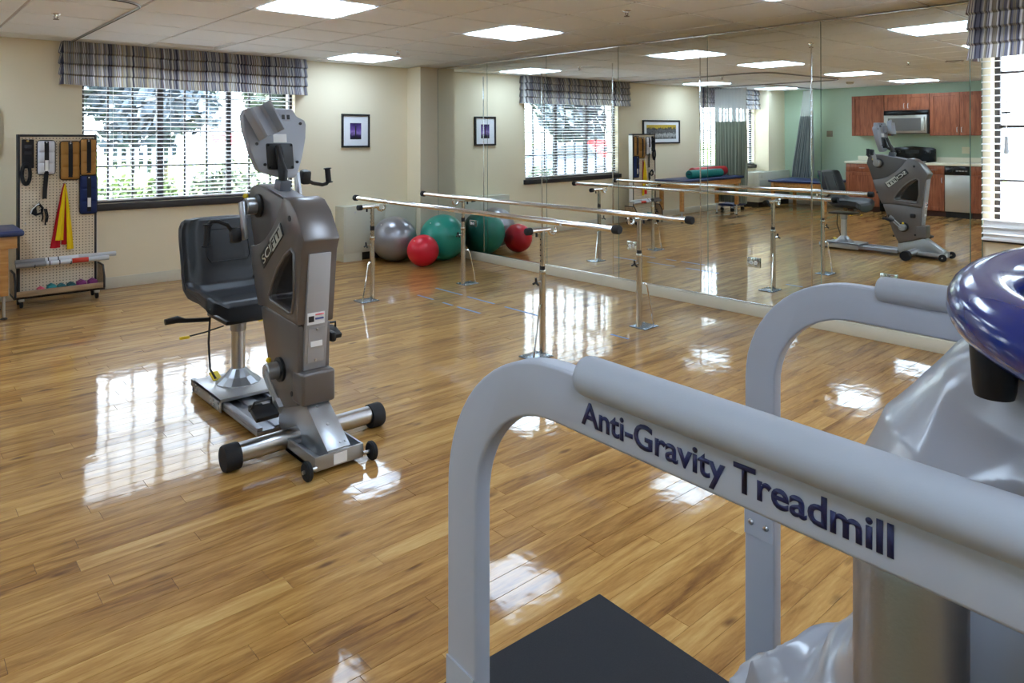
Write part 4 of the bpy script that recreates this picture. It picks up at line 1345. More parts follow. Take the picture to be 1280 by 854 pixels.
# blue tape on the floor between the bars
M_TAPE = mat('blue_tape', (112, 142, 188), 0.6)
tapes = [(3.777, 5.565, 5.315, 'leftmost'), (3.770, 5.162, 5.017, 'short'), (3.768, 4.948, 4.631, 'long'), (4.087, 5.712, 5.292, 'far'), (4.080, 5.204, 4.817, 'middle'), (4.076, 4.672, 4.253, 'near'), (4.091, 3.488, 3.319, 'last')]
tl = {'leftmost': 'blue tape strip on the floor, farthest of the left row between the bars', 'short': 'shortest blue tape strip on the floor, second in the left row', 'long': 'long blue tape strip on the floor, nearest of the left row',
      'far': 'blue tape strip on the floor, farthest of the row nearer the mirrors', 'middle': 'blue tape strip on the floor, second of the row nearer the mirrors', 'near': 'blue tape strip ending by the near left chrome upright', 'last': 'lone blue tape strip in the window glare near the front upright'}
for (x, ya, yb, k) in tapes:
    tag(MB().bx(x - 0.012, x + 0.012, yb, ya, 0.0, 0.0008).build('floor_tape', M_TAPE, smooth=0), tl[k], 'floor tape', 'blue tape strips on the floor')

# ================================================================== BALLS
def ball(x, y, r, col, label, rough=0.32, metal=0.0, ridges=True):
    t = thing('exercise_ball', label, 'exercise ball', (x, y, 0), group='exercise balls in the corner')
    m = mat('ball_%d_%d_%d' % col, col, rough, metal, spec=0.45)
    b = MB()
    prof = []
    nv = 72
    for j in range(nv + 1):
        th = -PI / 2 + PI * j / nv
        rr = r
        if ridges and abs(th) < 0.6:
            rr = r * (1 - 0.0022 * (0.5 + 0.5 * math.cos(th * 90)))
        prof.append((max(0.0005, rr * math.cos(th)), r + rr * math.sin(th) * (0.985 if th < 0 else 1.0) - (0.015 * r if th < 0 else 0) * 0))
    lo = min(p[1] for p in prof)
    prof = [(a, z - lo) for a, z in prof]
    b.lathe(prof, (0, 0, 0), 'z', 64)
    o = b.build('ball_skin', m, t, smooth=50)
    MB().cyl((-r * 0.72, -r * 0.1, r * 1.66), (-r * 0.735, -r * 0.1, r * 1.69), 0.008, 0.007, 10).build('valve_plug', M_WHITE, t)
    return t
ball(4.625, 7.31, 0.268, (150, 150, 156), 'large silver grey exercise ball in front of the low beige cabinet', 0.28, 0.55)
ball(5.100, 6.98, 0.276, (38, 142, 124), 'large teal green exercise ball in the corner against the mirror', 0.33)
ball(4.680, 6.790, 0.182, (214, 30, 52), 'small red exercise ball in front of the silver and green balls', 0.33)

# low beige heating cabinet behind the balls
hc = thing('heater_cabinet', 'low beige metal heater cabinet behind the silver ball', 'heater', (4.6, 7.69, 0))
MB().bx(-0.49, 0.53, -0.098, 0.113, 0.10, 0.655).build('casing', M_BEIGE, hc, bevel=0.006)
MB().bx(-0.485, -0.24, -0.090, 0.113, 0.0, 0.10).build('plinth', M_BEIGE, hc, bevel=0.003)
MB().bx(-0.24, 0.53, -0.03, 0.113, 0.0, 0.10).build('recess', M_BLACK, hc, smooth=0)
dr = MB().bx(-0.47, 0.05, -0.104, -0.098, 0.12, 0.61).build('door_panel', M_BEIGE, hc, bevel=0.003)
MB().bx(0.07, 0.51, -0.104, -0.098, 0.12, 0.61).build('door_panel', M_BEIGE, hc, bevel=0.003)
for x in (-0.34, 0.36):
    MB().cyl((x, -0.108, 0.585), (x, -0.103, 0.585), 0.010, 0.010, 12).build('lock', M_STEEL, hc)

# ================================================================== TREADMILL (foreground)
tm = thing('treadmill', 'pale grey treadmill with long lettered handrail and grey air bag in the foreground', 'treadmill', (0, 0, 0), R(-2.63))
M_TM = mat('pale_grey_powder_coat', (180, 185, 199), 0.40, 0.05, spec=0.4, bump=0.12, bscale=500, bdist=0.0006)
M_GRIP = mat('grey_grip_foam', (176, 181, 192), 0.55, spec=0.35, bump=0.15, bscale=600, bdist=0.0005)
M_DECK = mat('black_grit', (44, 45, 50), 0.85, spec=0.25, bump=0.8, bscale=700, var=0.25, vscale=300)
A1, A2, RT = 0.520, 1.196, 0.025
DZ = 0.28
dk = MB().bx(0.36, 1.345, -1.05, 1.298, 0.05, 0.268).build('deck_frame', mat('dark_grey_frame', (70, 72, 78), 0.5), tm, bevel=0.01)
for a in (0.42, 1.28):
    for t in (-0.95, 1.2):
        MB().cyl((a, t, 0.0), (a, t, 0.05), 0.03, 0.025, 16).build('levelling_foot', M_RUBBER, tm)
MB().bx(0.365, 1.340, -1.045, 1.293, 0.268, DZ).build('deck_surface', M_DECK, tm, bevel=0.004)
def rail_band(a0, lettered):
    t1, t0, zt, w, ro = 0.775, -0.95, 1.208, 0.061, 0.205
    outer = [(t1, DZ)] + arc(t1 - ro, zt - ro, ro, 0, 90, 14) + arc(t0 + ro, zt - ro, ro, 90, 180, 14) + [(t0, DZ)]
    ri = ro - w
    inner = [(t0 + w, DZ)] + list(reversed(arc(t0 + ro, zt - ro, ri, 90, 180, 14))) + list(reversed(arc(t1 - ro, zt - ro, ri, 0, 90, 14))) + [(t1 - w, DZ)]
    band = MB().prism(outer + inner, 'x', a0, a0 + RT)
    rail = band.build('handrail', M_TM, tm, bevel=0.004, seg=3, blimit=50)
    g = MB()
    ga, gz, gr = a0 + 0.006, 1.2085, 0.0205
    tt = [0.530, 0.5295, 0.527, 0.521, -0.70, -0.706, -0.709, -0.710]
    rr = [0.010, 0.0165, 0.0192, gr, gr, 0.0192, 0.0165, 0.010]
    g.tube([(ga, t, gz) for t in tt], rr, 28)
    g.build('grip', M_GRIP, rail, smooth=60)
    for t in (t1 - w, t0):
        MB().bx(a0 - 0.004, a0 + RT + 0.004, t - 0.004, t + w + 0.004, DZ, DZ + 0.012).build('post_flange', M_TM, rail, bevel=0.003)
        # splice plate with two bolts
        pz = 0.745
        pl = MB().bx(a0 - 0.0022, a0 - 0.0002, t + 0.001, t + w - 0.001, pz - 0.035, pz + 0.04).build('splice_plate', M_TM, rail, smooth=0)
        for k in (0.015, 0.046):
            MB().lathe([(0.0055, 0), (0.0055, -0.002), (0.0035, -0.0042), (0.0001, -0.0045)], (a0 - 0.002, t + k, pz - 0.010), 'x', 12).build('bolt', M_STEEL, pl)
    return rail
r1 = rail_band(A1, True)
r2 = rail_band(A2, False)
# lettering on the outer face of the near rail: reading direction is towards -t
text_part('lettering', 'Anti-Gravity Treadmill', r1, frame_mtx((A1 - 0.0003, 0.527, 1.1610), (0, -1, 0), (0, 0, 1)), 0.308, 0.0235, mat('navy_print', (30, 36, 84), 0.45), 0.0005, bold=0.022)
# steel lift column
MB().lathe([(0.050, DZ), (0.050, DZ + 0.02), (0.042, DZ + 0.025), (0.042, 1.10), (0.038, 1.115), (0.0001, 1.115)], (0.622, 0.250, 0), 'z', 36).build('lift_column', M_BRUSH, tm)
# cockpit ring
CA, CT, CZ = 0.870, 0.0, 1.300
tilt = Matrix.Rotation(R(-3.0), 3, 'Y')
def ring_pt(th, R_, dz=0):
    p = tilt @ Vector((R_ * math.cos(th), R_ * math.sin(th), dz))
    return Vector((CA, CT, CZ)) + p
M_COCK = mat('glossy_blue_gelcoat', (18, 44, 126), 0.14, spec=0.5, coat=0.25, coat_rough=0.05)
b = MB()
nn, mm = 64, 20
def ring_surf(u, v):
    th, ph = 2 * PI * u, 2 * PI * v
    return ring_pt(th, 0.262 + 0.032 * math.cos(ph), 0.030 * math.sin(ph))
vs_ = [ring_surf(i / nn, j / mm) for i in range(nn) for j in range(mm)]
b.add(vs_, [(i * mm + j, ((i + 1) % nn) * mm + j, ((i + 1) % nn) * mm + (j + 1) % mm, i * mm + (j + 1) % mm) for i in range(nn) for j in range(mm)])
ring = b.build('cockpit_ring', M_COCK, tm, smooth=60)
b = MB()
vs_ = []
for i in range(nn):
    th = 2 * PI * i / nn
    vs_ += [ring_pt(th, 0.236, -0.012), ring_pt(th, 0.222, -0.020), ring_pt(th, 0.222, -0.045), ring_pt(th, 0.250, -0.045)]
b.add(vs_, [(i * 4 + j, ((i + 1) % nn) * 4 + j, ((i + 1) % nn) * 4 + (j + 1) % 4, i * 4 + (j + 1) % 4) for i in range(nn) for j in range(4)])
b.build('seal_rim', M_BLACK, ring, smooth=40)
MB().lathe([(0.0001, 1.290), (0.0195, 1.290), (0.0185, 1.265), (0.0165, 1.236), (0.0150, 1.229), (0.0001, 1.228)], (0.718, 0.219, 0), 'z', 28).build('locking_handle', M_BLACK, tm, smooth=40)
# inflated bag between ring and deck
prof = [(1.285, 0.225, 0.225), (1.260, 0.205, 0.268), (1.235, 0.190, 0.300), (1.195, 0.200, 0.332), (1.15, 0.240, 0.360), (1.10, 0.275, 0.372), (1.04, 0.285, 0.372), (0.97, 0.285, 0.370), (0.91, 0.285, 0.375), (0.86, 0.285, 0.400), (0.835, 0.285, 0.455),
        (0.81, 0.285, 0.510), (0.78, 0.29, 0.545), (0.70, 0.29, 0.56), (0.60, 0.30, 0.57), (0.48, 0.305, 0.60), (0.34, 0.31, 0.62), (0.285, 0.31, 0.625)]
def _h(i, j, k):
    n = (i * 374761393 + j * 668265263 + k * 2147483647 + 1013904223) & 0xffffffff
    n = ((n ^ (n >> 13)) * 1274126177) & 0xffffffff
    n = ((n ^ (n >> 16)) * 2246822519) & 0xffffffff
    return ((n ^ (n >> 15)) & 0xffff) / 32767.5 - 1.0
def vnoise(x, y, z):
    """smooth value noise in -1..1"""
    i, j, k = math.floor(x), math.floor(y), math.floor(z)
    fx, fy, fz = x - i, y - j, z - k
    fx, fy, fz = [q * q * q * (q * (q * 6 - 15) + 10) for q in (fx, fy, fz)]
    def lp(a, b_, t):
        return a + (b_ - a) * t
    return lp(lp(lp(_h(i, j, k), _h(i + 1, j, k), fx), lp(_h(i, j + 1, k), _h(i + 1, j + 1, k), fx), fy),
              lp(lp(_h(i, j, k + 1), _h(i + 1, j, k + 1), fx), lp(_h(i, j + 1, k + 1), _h(i + 1, j + 1, k + 1), fx), fy), fz)
def sstep(a, c, x):
    x = min(1, max(0, (x - a) / (c - a)))
    return x * x * (3 - 2 * x)
def crease(p):
    """crumpled film: sharp ridge lines between smooth facets."""
    q = Vector((p.x * 4.2, p.y * 4.2, p.z * 2.6))
    q += Vector((vnoise(q.x * 0.7 + 9, q.y * 0.7, q.z * 0.7), vnoise(q.x * 0.7, q.y * 0.7 + 17, q.z * 0.7), vnoise(q.x * 0.7, q.y * 0.7, q.z * 0.7 + 31))) * 0.5
    r1 = abs(vnoise(q.x, q.y, q.z))
    q2 = Vector((p.x * 9.0 + 5, p.y * 9.0, p.z * 5.0 + 3))
    r2 = abs(vnoise(q2.x, q2.y, q2.z))
    return (1 - min(1, r1 * 1.6)) ** 1.3, (1 - min(1, r2 * 1.6)) ** 1.3
def bag_pt(u, v):
    f = v * (len(prof) - 1)
    i = min(int(f), len(prof) - 2)
    k = f - i
    z, A, T = [prof[i][q] * (1 - k) + prof[i + 1][q] * k for q in range(3)]
    th = 2 * PI * u
    if v < 0.06:
        return ring_pt(th, A, 0) - Vector((0, 0, CZ - z))
    low = sstep(0.42, 0.62, v)
    base_p = Vector((A * math.cos(th), T * math.sin(th), z))
    c1_, c2_ = crease(base_p)
    out = (0.022 + 0.014 * low) * (c1_ - 0.45) + (0.006 + 0.008 * low) * (c2_ - 0.4)
    out *= sstep(0.04, 0.2, v)
    g = 1 + out / 0.36
    a = CA + A * g * math.cos(th)
    t = CT + T * g * math.sin(th)
    zz_ = z + (0.03 * (c1_ - 0.4) + 0.010 * c2_) * low * (1 - sstep(0.85, 0.98, v))
    if math.cos(th) < 0.3 and z < 1.17 and t > 0.03:
        lim = 0.585 + 0.105 * sstep(0.10, 0.19, t)
        a = max(a, lim + 0.01 * c2_)
    a = max(a, 0.56)
    return Vector((a, t, max(zz_, DZ + 0.004)))
b = MB()
b.grid(bag_pt, 260, 200, closed_u=True)
b.build('air_bag', FILM, tm, smooth=70, recalc=False)

# ================================================================== PEGBOARD RACK
RX, RY = 1.2185, 7.50
rack = thing('pegboard_rack', 'rolling pegboard rack with black frame and tray beside the window', 'rack', (RX, RY, 0))
hw = 0.3015
M_BFR = mat('black_metal_frame', (34, 33, 36), 0.45)
MB().bx(-hw + 0.012, hw - 0.012, -0.004, 0.004, 0.11, 1.48).build('pegboard', PEG, rack, smooth=0, loc=(0, -0.035, 0))
for (x0, x1, z0, z1) in ((-hw, -hw + 0.018, 0.085, 1.495), (hw - 0.018, hw, 0.085, 1.495), (-hw + 0.018, hw - 0.018, 1.475, 1.495), (-hw + 0.018, hw - 0.018, 0.085, 0.105)):
    MB().bx(x0, x1, -0.045, 0.045, z0, z1).build('frame_bar', M_BFR, rack, bevel=0.002)
MB().bx(hw + 0.0, hw + 0.004, -0.038, 0.040, 0.11, 1.47).build('side_panel', mat('pale_side_panel', (226, 222, 214), 0.5), rack, smooth=0)
MB().bx(-hw - 0.04, hw + 0.045, -0.155, -0.14, 0.088, 0.150).build('tray_front', TAN_PLY, rack, bevel=0.002)
MB().bx(-hw - 0.04, hw + 0.045, -0.155, 0.10, 0.085, 0.105).build('tray_floor', M_BFR, rack, bevel=0.002)
for s in (-1, 1):
    xx = s * (hw + 0.03) + (0.01 if s > 0 else 0)
    MB().prism([(-0.155, 0.105), (-0.155, 0.20), (-0.10, 0.30), (0.10, 0.30), (0.10, 0.105)], 'x', xx - 0.006, xx + 0.006).build('tray_end', TAN_PLY, rack, bevel=0.001)
    MB().tube([(xx, -0.155, 0.10), (xx, -0.155, 0.20), (xx, -0.10, 0.30), (xx, 0.10, 0.30)], 0.009, 6).build('tray_edging', M_BFR, rack)
    for yy in (-0.10, 0.07):
        c = MB().bx(xx - 0.02 - s * 0.05, xx + 0.02 - s * 0.05, yy - 0.02, yy + 0.02, 0.055, 0.085).build('caster_fork', M_STEEL, rack, bevel=0.003)
        MB().lathe([(0.012, -0.011), (0.027, -0.011), (0.03, -0.006), (0.03, 0.006), (0.027, 0.011), (0.012, 0.011)], (xx - s * 0.05, yy, 0.030), 'x', 18).build('caster_wheel', M_RUBBER, c)
BFY = RY - 0.039          # front of the board in world y
def hook(x, z, l=0.035):
    MB().tube([(x - RX, -0.038, z), (x - RX, -0.038 - l, z - 0.004), (x - RX, -0.038 - l - 0.004, z + 0.012)], 0.003, 6).build('hook', M_STEEL, rack)

def cuff(x0, x1, z0, z1, col, label, strap_drop=0.0, tag_z=None, y0=BFY - 0.012, edge=(24, 24, 28)):
    """stitched ankle weight hanging flat: padded pockets, dark binding, centre strap."""
    cx, w, h_ = (x0 + x1) / 2, x1 - x0, z1 - z0
    t = thing('ankle_weight', label, 'ankle weight', (cx, y0, z0), group='weights hung on the pegboard')
    m = mat('cuff_%d_%d_%d' % col, col, 0.7, spec=0.25, bump=0.3, bscale=90)
    def P(s):
        def f(u, v):
            x = (u - 0.5) * 2
            zz_ = v
            ex = (1 - abs(x) ** 6) ** 0.5 if abs(x) < 1 else 0
            ez = (1 - abs(2 * v - 1) ** 8) ** 0.5 if 0 < v < 1 else 0
            pk = abs(math.sin(v * 3 * PI)) ** 0.35
            cn = min(1, abs(x) / 0.12) * 0.6 + 0.4
            th = 0.004 + 0.024 * ex * ez * (0.45 + 0.55 * pk) * cn
            return Vector((x * w / 2 * (0.93 + 0.07 * ez), -s * th - 0.004, zz_ * h_))
        return f
    b = MB()
    b.grid(P(1), 21, 31)
    b.grid(P(-0.3), 21, 31)
    b.build('padded_pockets', m, t, smooth=60)
    loop = [(x, -0.006, z) for x, z in rrect(-w / 2, w / 2, 0, h_, 0.022, 4)]
    MB().tube(loop, 0.006, 8, closed=True).build('binding', mat('dark_binding', edge, 0.8), t)
    sw = 0.034
    b = MB()
    pts = [(-0.026, h_ * 0.98), (-0.036, h_ * 0.8), (-0.036, h_ * 0.2), (-0.026, 0.02)]
    if strap_drop:
        pts += [(-0.012, -strap_drop * 0.6), (-0.010, -strap_drop)]
    n = len(pts)
    vv = []
    for k, (yy, zz_) in enumerate(pts):
        dx = 0.006 if zz_ < -0.03 else 0
        for xx in (-sw / 2, sw / 2):
            vv.append((xx - dx * k * 0.4, yy, zz_))
    vv2 = [(x, y + 0.003, z) for x, y, z in vv]
    fs = [(2 * k, 2 * k + 1, 2 * k + 3, 2 * k + 2) for k in range(n - 1)]
    fs2 = [tuple(i + 2 * n for i in reversed(f)) for f in fs]
    sd = [(2 * k, 2 * k + 2, 2 * n + 2 * k + 2, 2 * n + 2 * k) for k in range(n - 1)] + [(2 * k + 1, 2 * n + 2 * k + 1, 2 * n + 2 * k + 3, 2 * k + 3) for k in range(n - 1)] + [(0, 2 * n, 2 * n + 1, 1), (2 * n - 2, 2 * n - 1, 4 * n - 1, 4 * n - 2)]
    b.add(vv + vv2, fs + fs2 + sd)
    st_ = b.build('strap', mat('black_webbing', (24, 24, 28), 0.85, bump=0.3, bscale=300), t, smooth=0)
    MB().cyl((0, -0.032, h_ * 0.95), (0, -0.027, h_ * 0.95), 0.006, 0.006, 10).build('grommet', M_STEEL, t)
    if tag_z:
        MB().bx(-0.013, 0.013, -0.0385, -0.036, h_ * tag_z[0], h_ * tag_z[1]).build('cloth_tag', M_WHITE, st_, smooth=0)
    return t
# pixel-measured spots on the board (world x, z)
hook(1.125, 1.425); hook(1.310, 1.425); hook(1.450, 1.445); hook(0.990, 1.445); hook(1.265, 1.062)
hook(0.970, 0.72); hook(1.066, 0.885)
cuff(1.059, 1.191, 1.144, 1.440, (222, 224, 232), 'white ankle weight with dangling black strap on the pegboard', 0.215, (0.10, 0.42))
cuff(1.231, 1.382, 1.092, 1.434, (168, 122, 62), 'tan ankle weight hung beside the white one on the pegboard', 0.0)
cuff(1.387, 1.512, 1.128, 1.454, (176, 130, 72), 'tan ankle weight at the right edge of the pegboard, above the blue one', 0.0, None, BFY - 0.018)
cuff(1.384, 1.520, 0.776, 1.122, (36, 50, 98), 'navy blue ankle weight hung below the tan one', 0.0, (0.18, 0.42))
# black belt, coiled strap
t = thing('support_belt', 'black webbing belt with coiled end at the top left of the pegboard', 'belt', (0.978, BFY - 0.012, 1.10), group='weights hung on the pegboard')
MB().bx(-0.032, 0.056, -0.012, 0.006, 0.10, 0.352).build('pad', mat('black_webbing', (24, 24, 28), 0.85, bump=0.3, bscale=300), t, bevel=0.006)
for z in (0.22, 0.275):
    MB().bx(-0.014, 0.038, -0.018, -0.012, z, z + 0.028).build('loop', mat('charcoal_webbing', (44, 44, 50), 0.8), t, bevel=0.003)
MB().cyl((0.010, -0.018, 0.338), (0.010, -0.012, 0.338), 0.010, 0.010, 12).build('grommet', mat('brass', (190, 160, 90), 0.3, 1.0), t)
coil = MB()
for r_, off in ((0.095, 0.0), (0.080, 0.006)):
    path = [(-0.002 + 0.032 * math.cos(a) * r_ / 0.095, -0.010 - off, 0.052 + r_ * math.sin(a)) for a in [2 * PI * k / 24 for k in range(24)]]
    coil.tube(path, 0.012, 8, closed=True)
coil.build('coil', MATS['black_webbing'], t)
# goniometer-like strap bundle
t = thing('strap_bundle', 'small black and white strap bundle hung at the middle of the pegboard', 'strap', (1.066, BFY - 0.012, 0.722), group='weights hung on the pegboard')
b = MB()
for k in range(4):
    path = [(-0.055 + 0.012 * k, -0.012 - 0.006 * k, 0.09 - 0.004 * k), (-0.03, -0.02 - 0.006 * k, 0.135 + 0.005 * k), (0.0, -0.022 - 0.006 * k, 0.16 + 0.003 * k), (0.03, -0.02, 0.13), (0.025, -0.014, 0.085), (-0.02, -0.012, 0.07)]
    b.tube(path, 0.010, 8, closed=True)
b.build('folded_strap', MATS['black_webbing'], t)
MB().tube([(-0.062, -0.045, 0.085), (-0.05, -0.05, 0.125), (-0.018, -0.05, 0.158), (0.002, -0.048, 0.168)], 0.005, 6).build('white_piping', M_WHITE, t)
for x, l in ((0.02, 0.05), (0.045, 0.085), (0.058, 0.06)):
    MB().tube([(x, -0.016, 0.12), (x + 0.012, -0.02, 0.05), (x + 0.004, -0.018, 0.12 - l - 0.06)], 0.006, 6).build('strap_end', MATS['black_webbing'], t)
# exercise bands
def band(x0, xt, z0, z1, w, label, col, y0, sway, seed):
    rnd = random.Random(seed)
    t = thing('exercise_band', label, 'exercise band', (xt, y0, z0), group='exercise bands on the pegboard')
    m = mat('latex_%d_%d_%d' % col, col, 0.55, spec=0.3)
    b = MB()
    for (dx, ww, drop) in sway:
        def P(u, v, dx=dx, ww=ww, drop=drop):
            zz_ = (z1 - z0) - v * (z1 - z0 - drop)
            k = v ** 0.8
            wd = 0.006 + ww * k
            x = dx * k + (u - 0.5) * wd
            y = -0.010 * math.sin(v * 3) - 0.008 * math.cos(u * 9 + v * 2) * (0.3 + v)
            return Vector((x, y, zz_))
        b.grid(P, 9, 14)
        o_ = len(b.v)
        b.grid(lambda u, v, P=P: P(u, v) + Vector((0, 0.0015, 0)), 9, 14)
    return b.build('hanging_band', m, t, smooth=60)
band(0, 1.265, 0.470, 1.061, 0.05, 'yellow exercise band hanging in folds from a peg', (240, 208, 30), BFY - 0.042, [(-0.045, 0.055, 0.085), (0.040, 0.046, 0.0)], 3)
band(0, 1.263, 0.470, 1.061, 0.05, 'red exercise band hanging behind the yellow one', (196, 30, 48), BFY - 0.010, [(-0.070, 0.068, 0.015), (0.005, 0.05, 0.04)], 4)
# dowel rods on pegs
def rod(z, y, x0, x1, label, grey_to, red):
    t = thing('weighted_bar', label, 'exercise bar', ((x0 + x1) / 2, y, z), R(0), group='bars across the pegboard')
    c = (x0 + x1) / 2
    m_w = mat('bar_white', (222, 224, 228), 0.35)
    m_g = mat('bar_grey', (146, 147, 150), 0.4)
    MB().cyl((x0 - c, 0, 0), (x1 - c, 0, 0), 0.0205, 0.0205, 20).build('tube', m_w, t)
    MB().cyl((x0 - c - 0.002, 0, 0), (grey_to - c, 0, 0), 0.0212, 0.0212, 20).build('grey_grip', m_g, t)
    MB().cyl((x1 - c - 0.30, 0, 0), (x1 - c + 0.002, 0, 0), 0.0212, 0.0212, 20).build('grey_grip', mat('bar_pale_grey', (190, 192, 194), 0.4), t)
    if red:
        MB().cyl((red[0] - c, 0, 0), (red[1] - c, 0, 0), 0.0216, 0.0216, 20).build('red_sleeve', mat('bar_red', (206, 60, 40), 0.4), t)
    for k in range(2):
        MB().cyl((grey_to - c + 0.02 + 0.075 * k, 0, 0), (grey_to - c + 0.028 + 0.075 * k, 0, 0), 0.0216, 0.0216, 20).build('black_ring', M_BLACK, t)
    return t
rod(0.394, BFY - 0.050, 0.895, 1.665, 'white and grey exercise bar, upper of the two across the pegboard', 1.11, None)
rod(0.368, BFY - 0.088, 0.895, 1.60, 'white exercise bar with red sleeve, lower of the two across the pegboard', 1.115, (1.308, 1.437))
for x in (1.03, 1.30):
    MB().tube([(x - RX, -0.039, 0.352), (x - RX, -0.10, 0.343), (x - RX, -0.145, 0.343), (x - RX, -0.15, 0.37)], 0.0035, 6).build('hook', M_BLACK, rack)
# small dumbbells in the tray
def dumbbell(x, col, r_, label):
    t = thing('dumbbell', label, 'dumbbell', (x, RY - 0.092, 0.1055), R(0), group='small dumbbells in the rack tray')
    m = mat('dumbbell_%d_%d_%d' % col, col, 0.45)
    for s in (-1, 1):
        MB().lathe([(0.0001, -0.018), (r_ * 0.8, -0.018), (r_, -0.010), (r_, 0.010), (r_ * 0.8, 0.018), (0.0001, 0.018)], (0, s * 0.024, r_), 'y', 6 if s else 6).build('head', m, t, bevel=0.003)
    MB().cyl((0, -0.02, r_), (0, 0.02, r_), 0.012, 0.012, 10).build('handle', m, t)
for x, col, r_, lab in ((1.080, (226, 90, 110), 0.030, 'small pink dumbbell at the left of the rack tray'), (1.160, (40, 136, 136), 0.039, 'teal dumbbell in the rack tray next to the pink one'),
                        (1.236, (30, 104, 110), 0.035, 'dark teal dumbbell in the middle of the rack tray'), (1.310, (24, 92, 100), 0.036, 'dark teal dumbbell beside the left purple one in the tray'),
                        (1.390, (126, 38, 110), 0.042, 'purple dumbbell beside the teal ones in the tray'), (1.478, (118, 32, 104), 0.042, 'purple dumbbell at the right end of the rack tray')):
    dumbbell(x, col, r_, lab)

# ================================================================== TREATMENT TABLES
def table(name, label, loc, L, W, ztop, leg_in, with_feet=True):
    t = thing(name, label, 'table', loc)
    MB().bx(-L / 2, L / 2, -W / 2, W / 2, ztop - 0.045, ztop).build('padded_top', M_BLUE, t, bevel=0.016, seg=3)
    fr = MB()
    e = 0.045
    for (x0, x1, y0, y1) in ((-L / 2 + e, L / 2 - e, -W / 2 + e, -W / 2 + e + 0.022), (-L / 2 + e, L / 2 - e, W / 2 - e - 0.022, W / 2 - e), (-L / 2 + e, -L / 2 + e + 0.022, -W / 2 + e + 0.022, W / 2 - e - 0.022), (L / 2 - e - 0.022, L / 2 - e, -W / 2 + e + 0.022, W / 2 - e - 0.022)):
        MB().bx(x0, x1, y0, y1, ztop - 0.145, ztop - 0.046).build('apron', OAK, t, bevel=0.002)
    for sx in (-1, 1):
        for sy in (-1, 1):
            x, y = sx * (L / 2 - leg_in), sy * (W / 2 - 0.085)
            leg = MB().bx(x - 0.028, x + 0.028, y - 0.028, y + 0.028, 0.19 if with_feet else 0.0, ztop - 0.05).build('leg', OAK, t, bevel=0.003)
            if with_feet:
                MB().cyl((x, y, 0.012), (x, y, 0.20), 0.011, 0.011, 12).build('foot_rod', M_STEEL, leg)
                MB().lathe([(0.026, 0.0), (0.026, 0.006), (0.012, 0.016), (0.0001, 0.016)], (x, y, 0), 'z', 16).build('foot_pad', M_BLACK, leg)
            for zz_ in (ztop - 0.075, ztop - 0.12):
                MB().cyl((x, y - sy * 0.0 - 0.03 * 1 * (1 if sy < 0 else -1), zz_), (x, y - 0.034 * (1 if sy < 0 else -1), zz_), 0.008, 0.008, 10).build('bolt', M_STEEL, leg)
    return t
table('treatment_table', 'blue padded treatment table with oak legs cut by the left photo edge', (-0.075, 7.235, 0), 1.955, 0.58, 0.715, 0.13)
table('mat_table', 'blue padded mat table behind the bike seat, seen in the mirror', (-2.88, 6.62, 0), 0.98, 1.20, 0.56, 0.05, False)
def bolster(x0, x1, y, z, r_, col, label):
    t = thing('bolster', label, 'bolster', ((x0 + x1) / 2, y, z - r_), group='foam bolsters on the tables')
    L = (x1 - x0) / 2
    m = mat('vinyl_%d_%d_%d' % col, col, 0.38, bump=0.1, bscale=60)
    MB().lathe([(0.0001, -L), (r_ * 0.9, -L), (r_, -L + 0.012), (r_, L - 0.012), (r_ * 0.9, L), (0.0001, L)], (0, 0, r_), 'x', 28).build('padded_roll', m, t)
    for s in (-1, 1):
        MB().tube([(s * L, 0.03, r_), (s * (L + 0.02), 0.01, r_ + 0.005), (s * (L + 0.02), -0.01, r_ + 0.005), (s * L, -0.03, r_)], 0.007, 8).build('end_handle', M_BLACK, t)
bolster(-0.56, 0.42, 7.13, 0.715 + 0.073, 0.073, (20, 124, 118), 'teal bolster lying on the blue treatment table, seen in the mirror')
bolster(-1.02, 0.02, 7.34, 0.715 + 0.085, 0.085, (186, 32, 40), 'red bolster behind the teal one on the blue treatment table')
bolster(-3.3, -2.75, 6.30, 0.56 + 0.095, 0.095, (24, 128, 116), 'teal bolster on the mat table behind the bike seat in the mirror')
# scooter board under the table end
t = thing('scooter_board', 'low blue scooter board on black casters under the curtain hem', 'scooter board', (-1.47, 7.45, 0))
MB().bx(-0.24, 0.24, -0.16, 0.16, 0.105, 0.15).build('board', M_BLUE, t, bevel=0.012)
for sx in (-1, 1):
    for sy in (-1, 1):
        f_ = MB().bx(sx * 0.18 - 0.012, sx * 0.18 + 0.012, sy * 0.11 - 0.025, sy * 0.11 + 0.025, 0.06, 0.105).build('caster_fork', M_STEEL, t, bevel=0.003)
        MB().lathe([(0.012, -0.014), (0.034, -0.014), (0.038, -0.008), (0.038, 0.008), (0.034, 0.014), (0.012, 0.014)], (sx * 0.18, sy * 0.11, 0.038), 'x', 18).build('caster_wheel', M_RUBBER, f_)

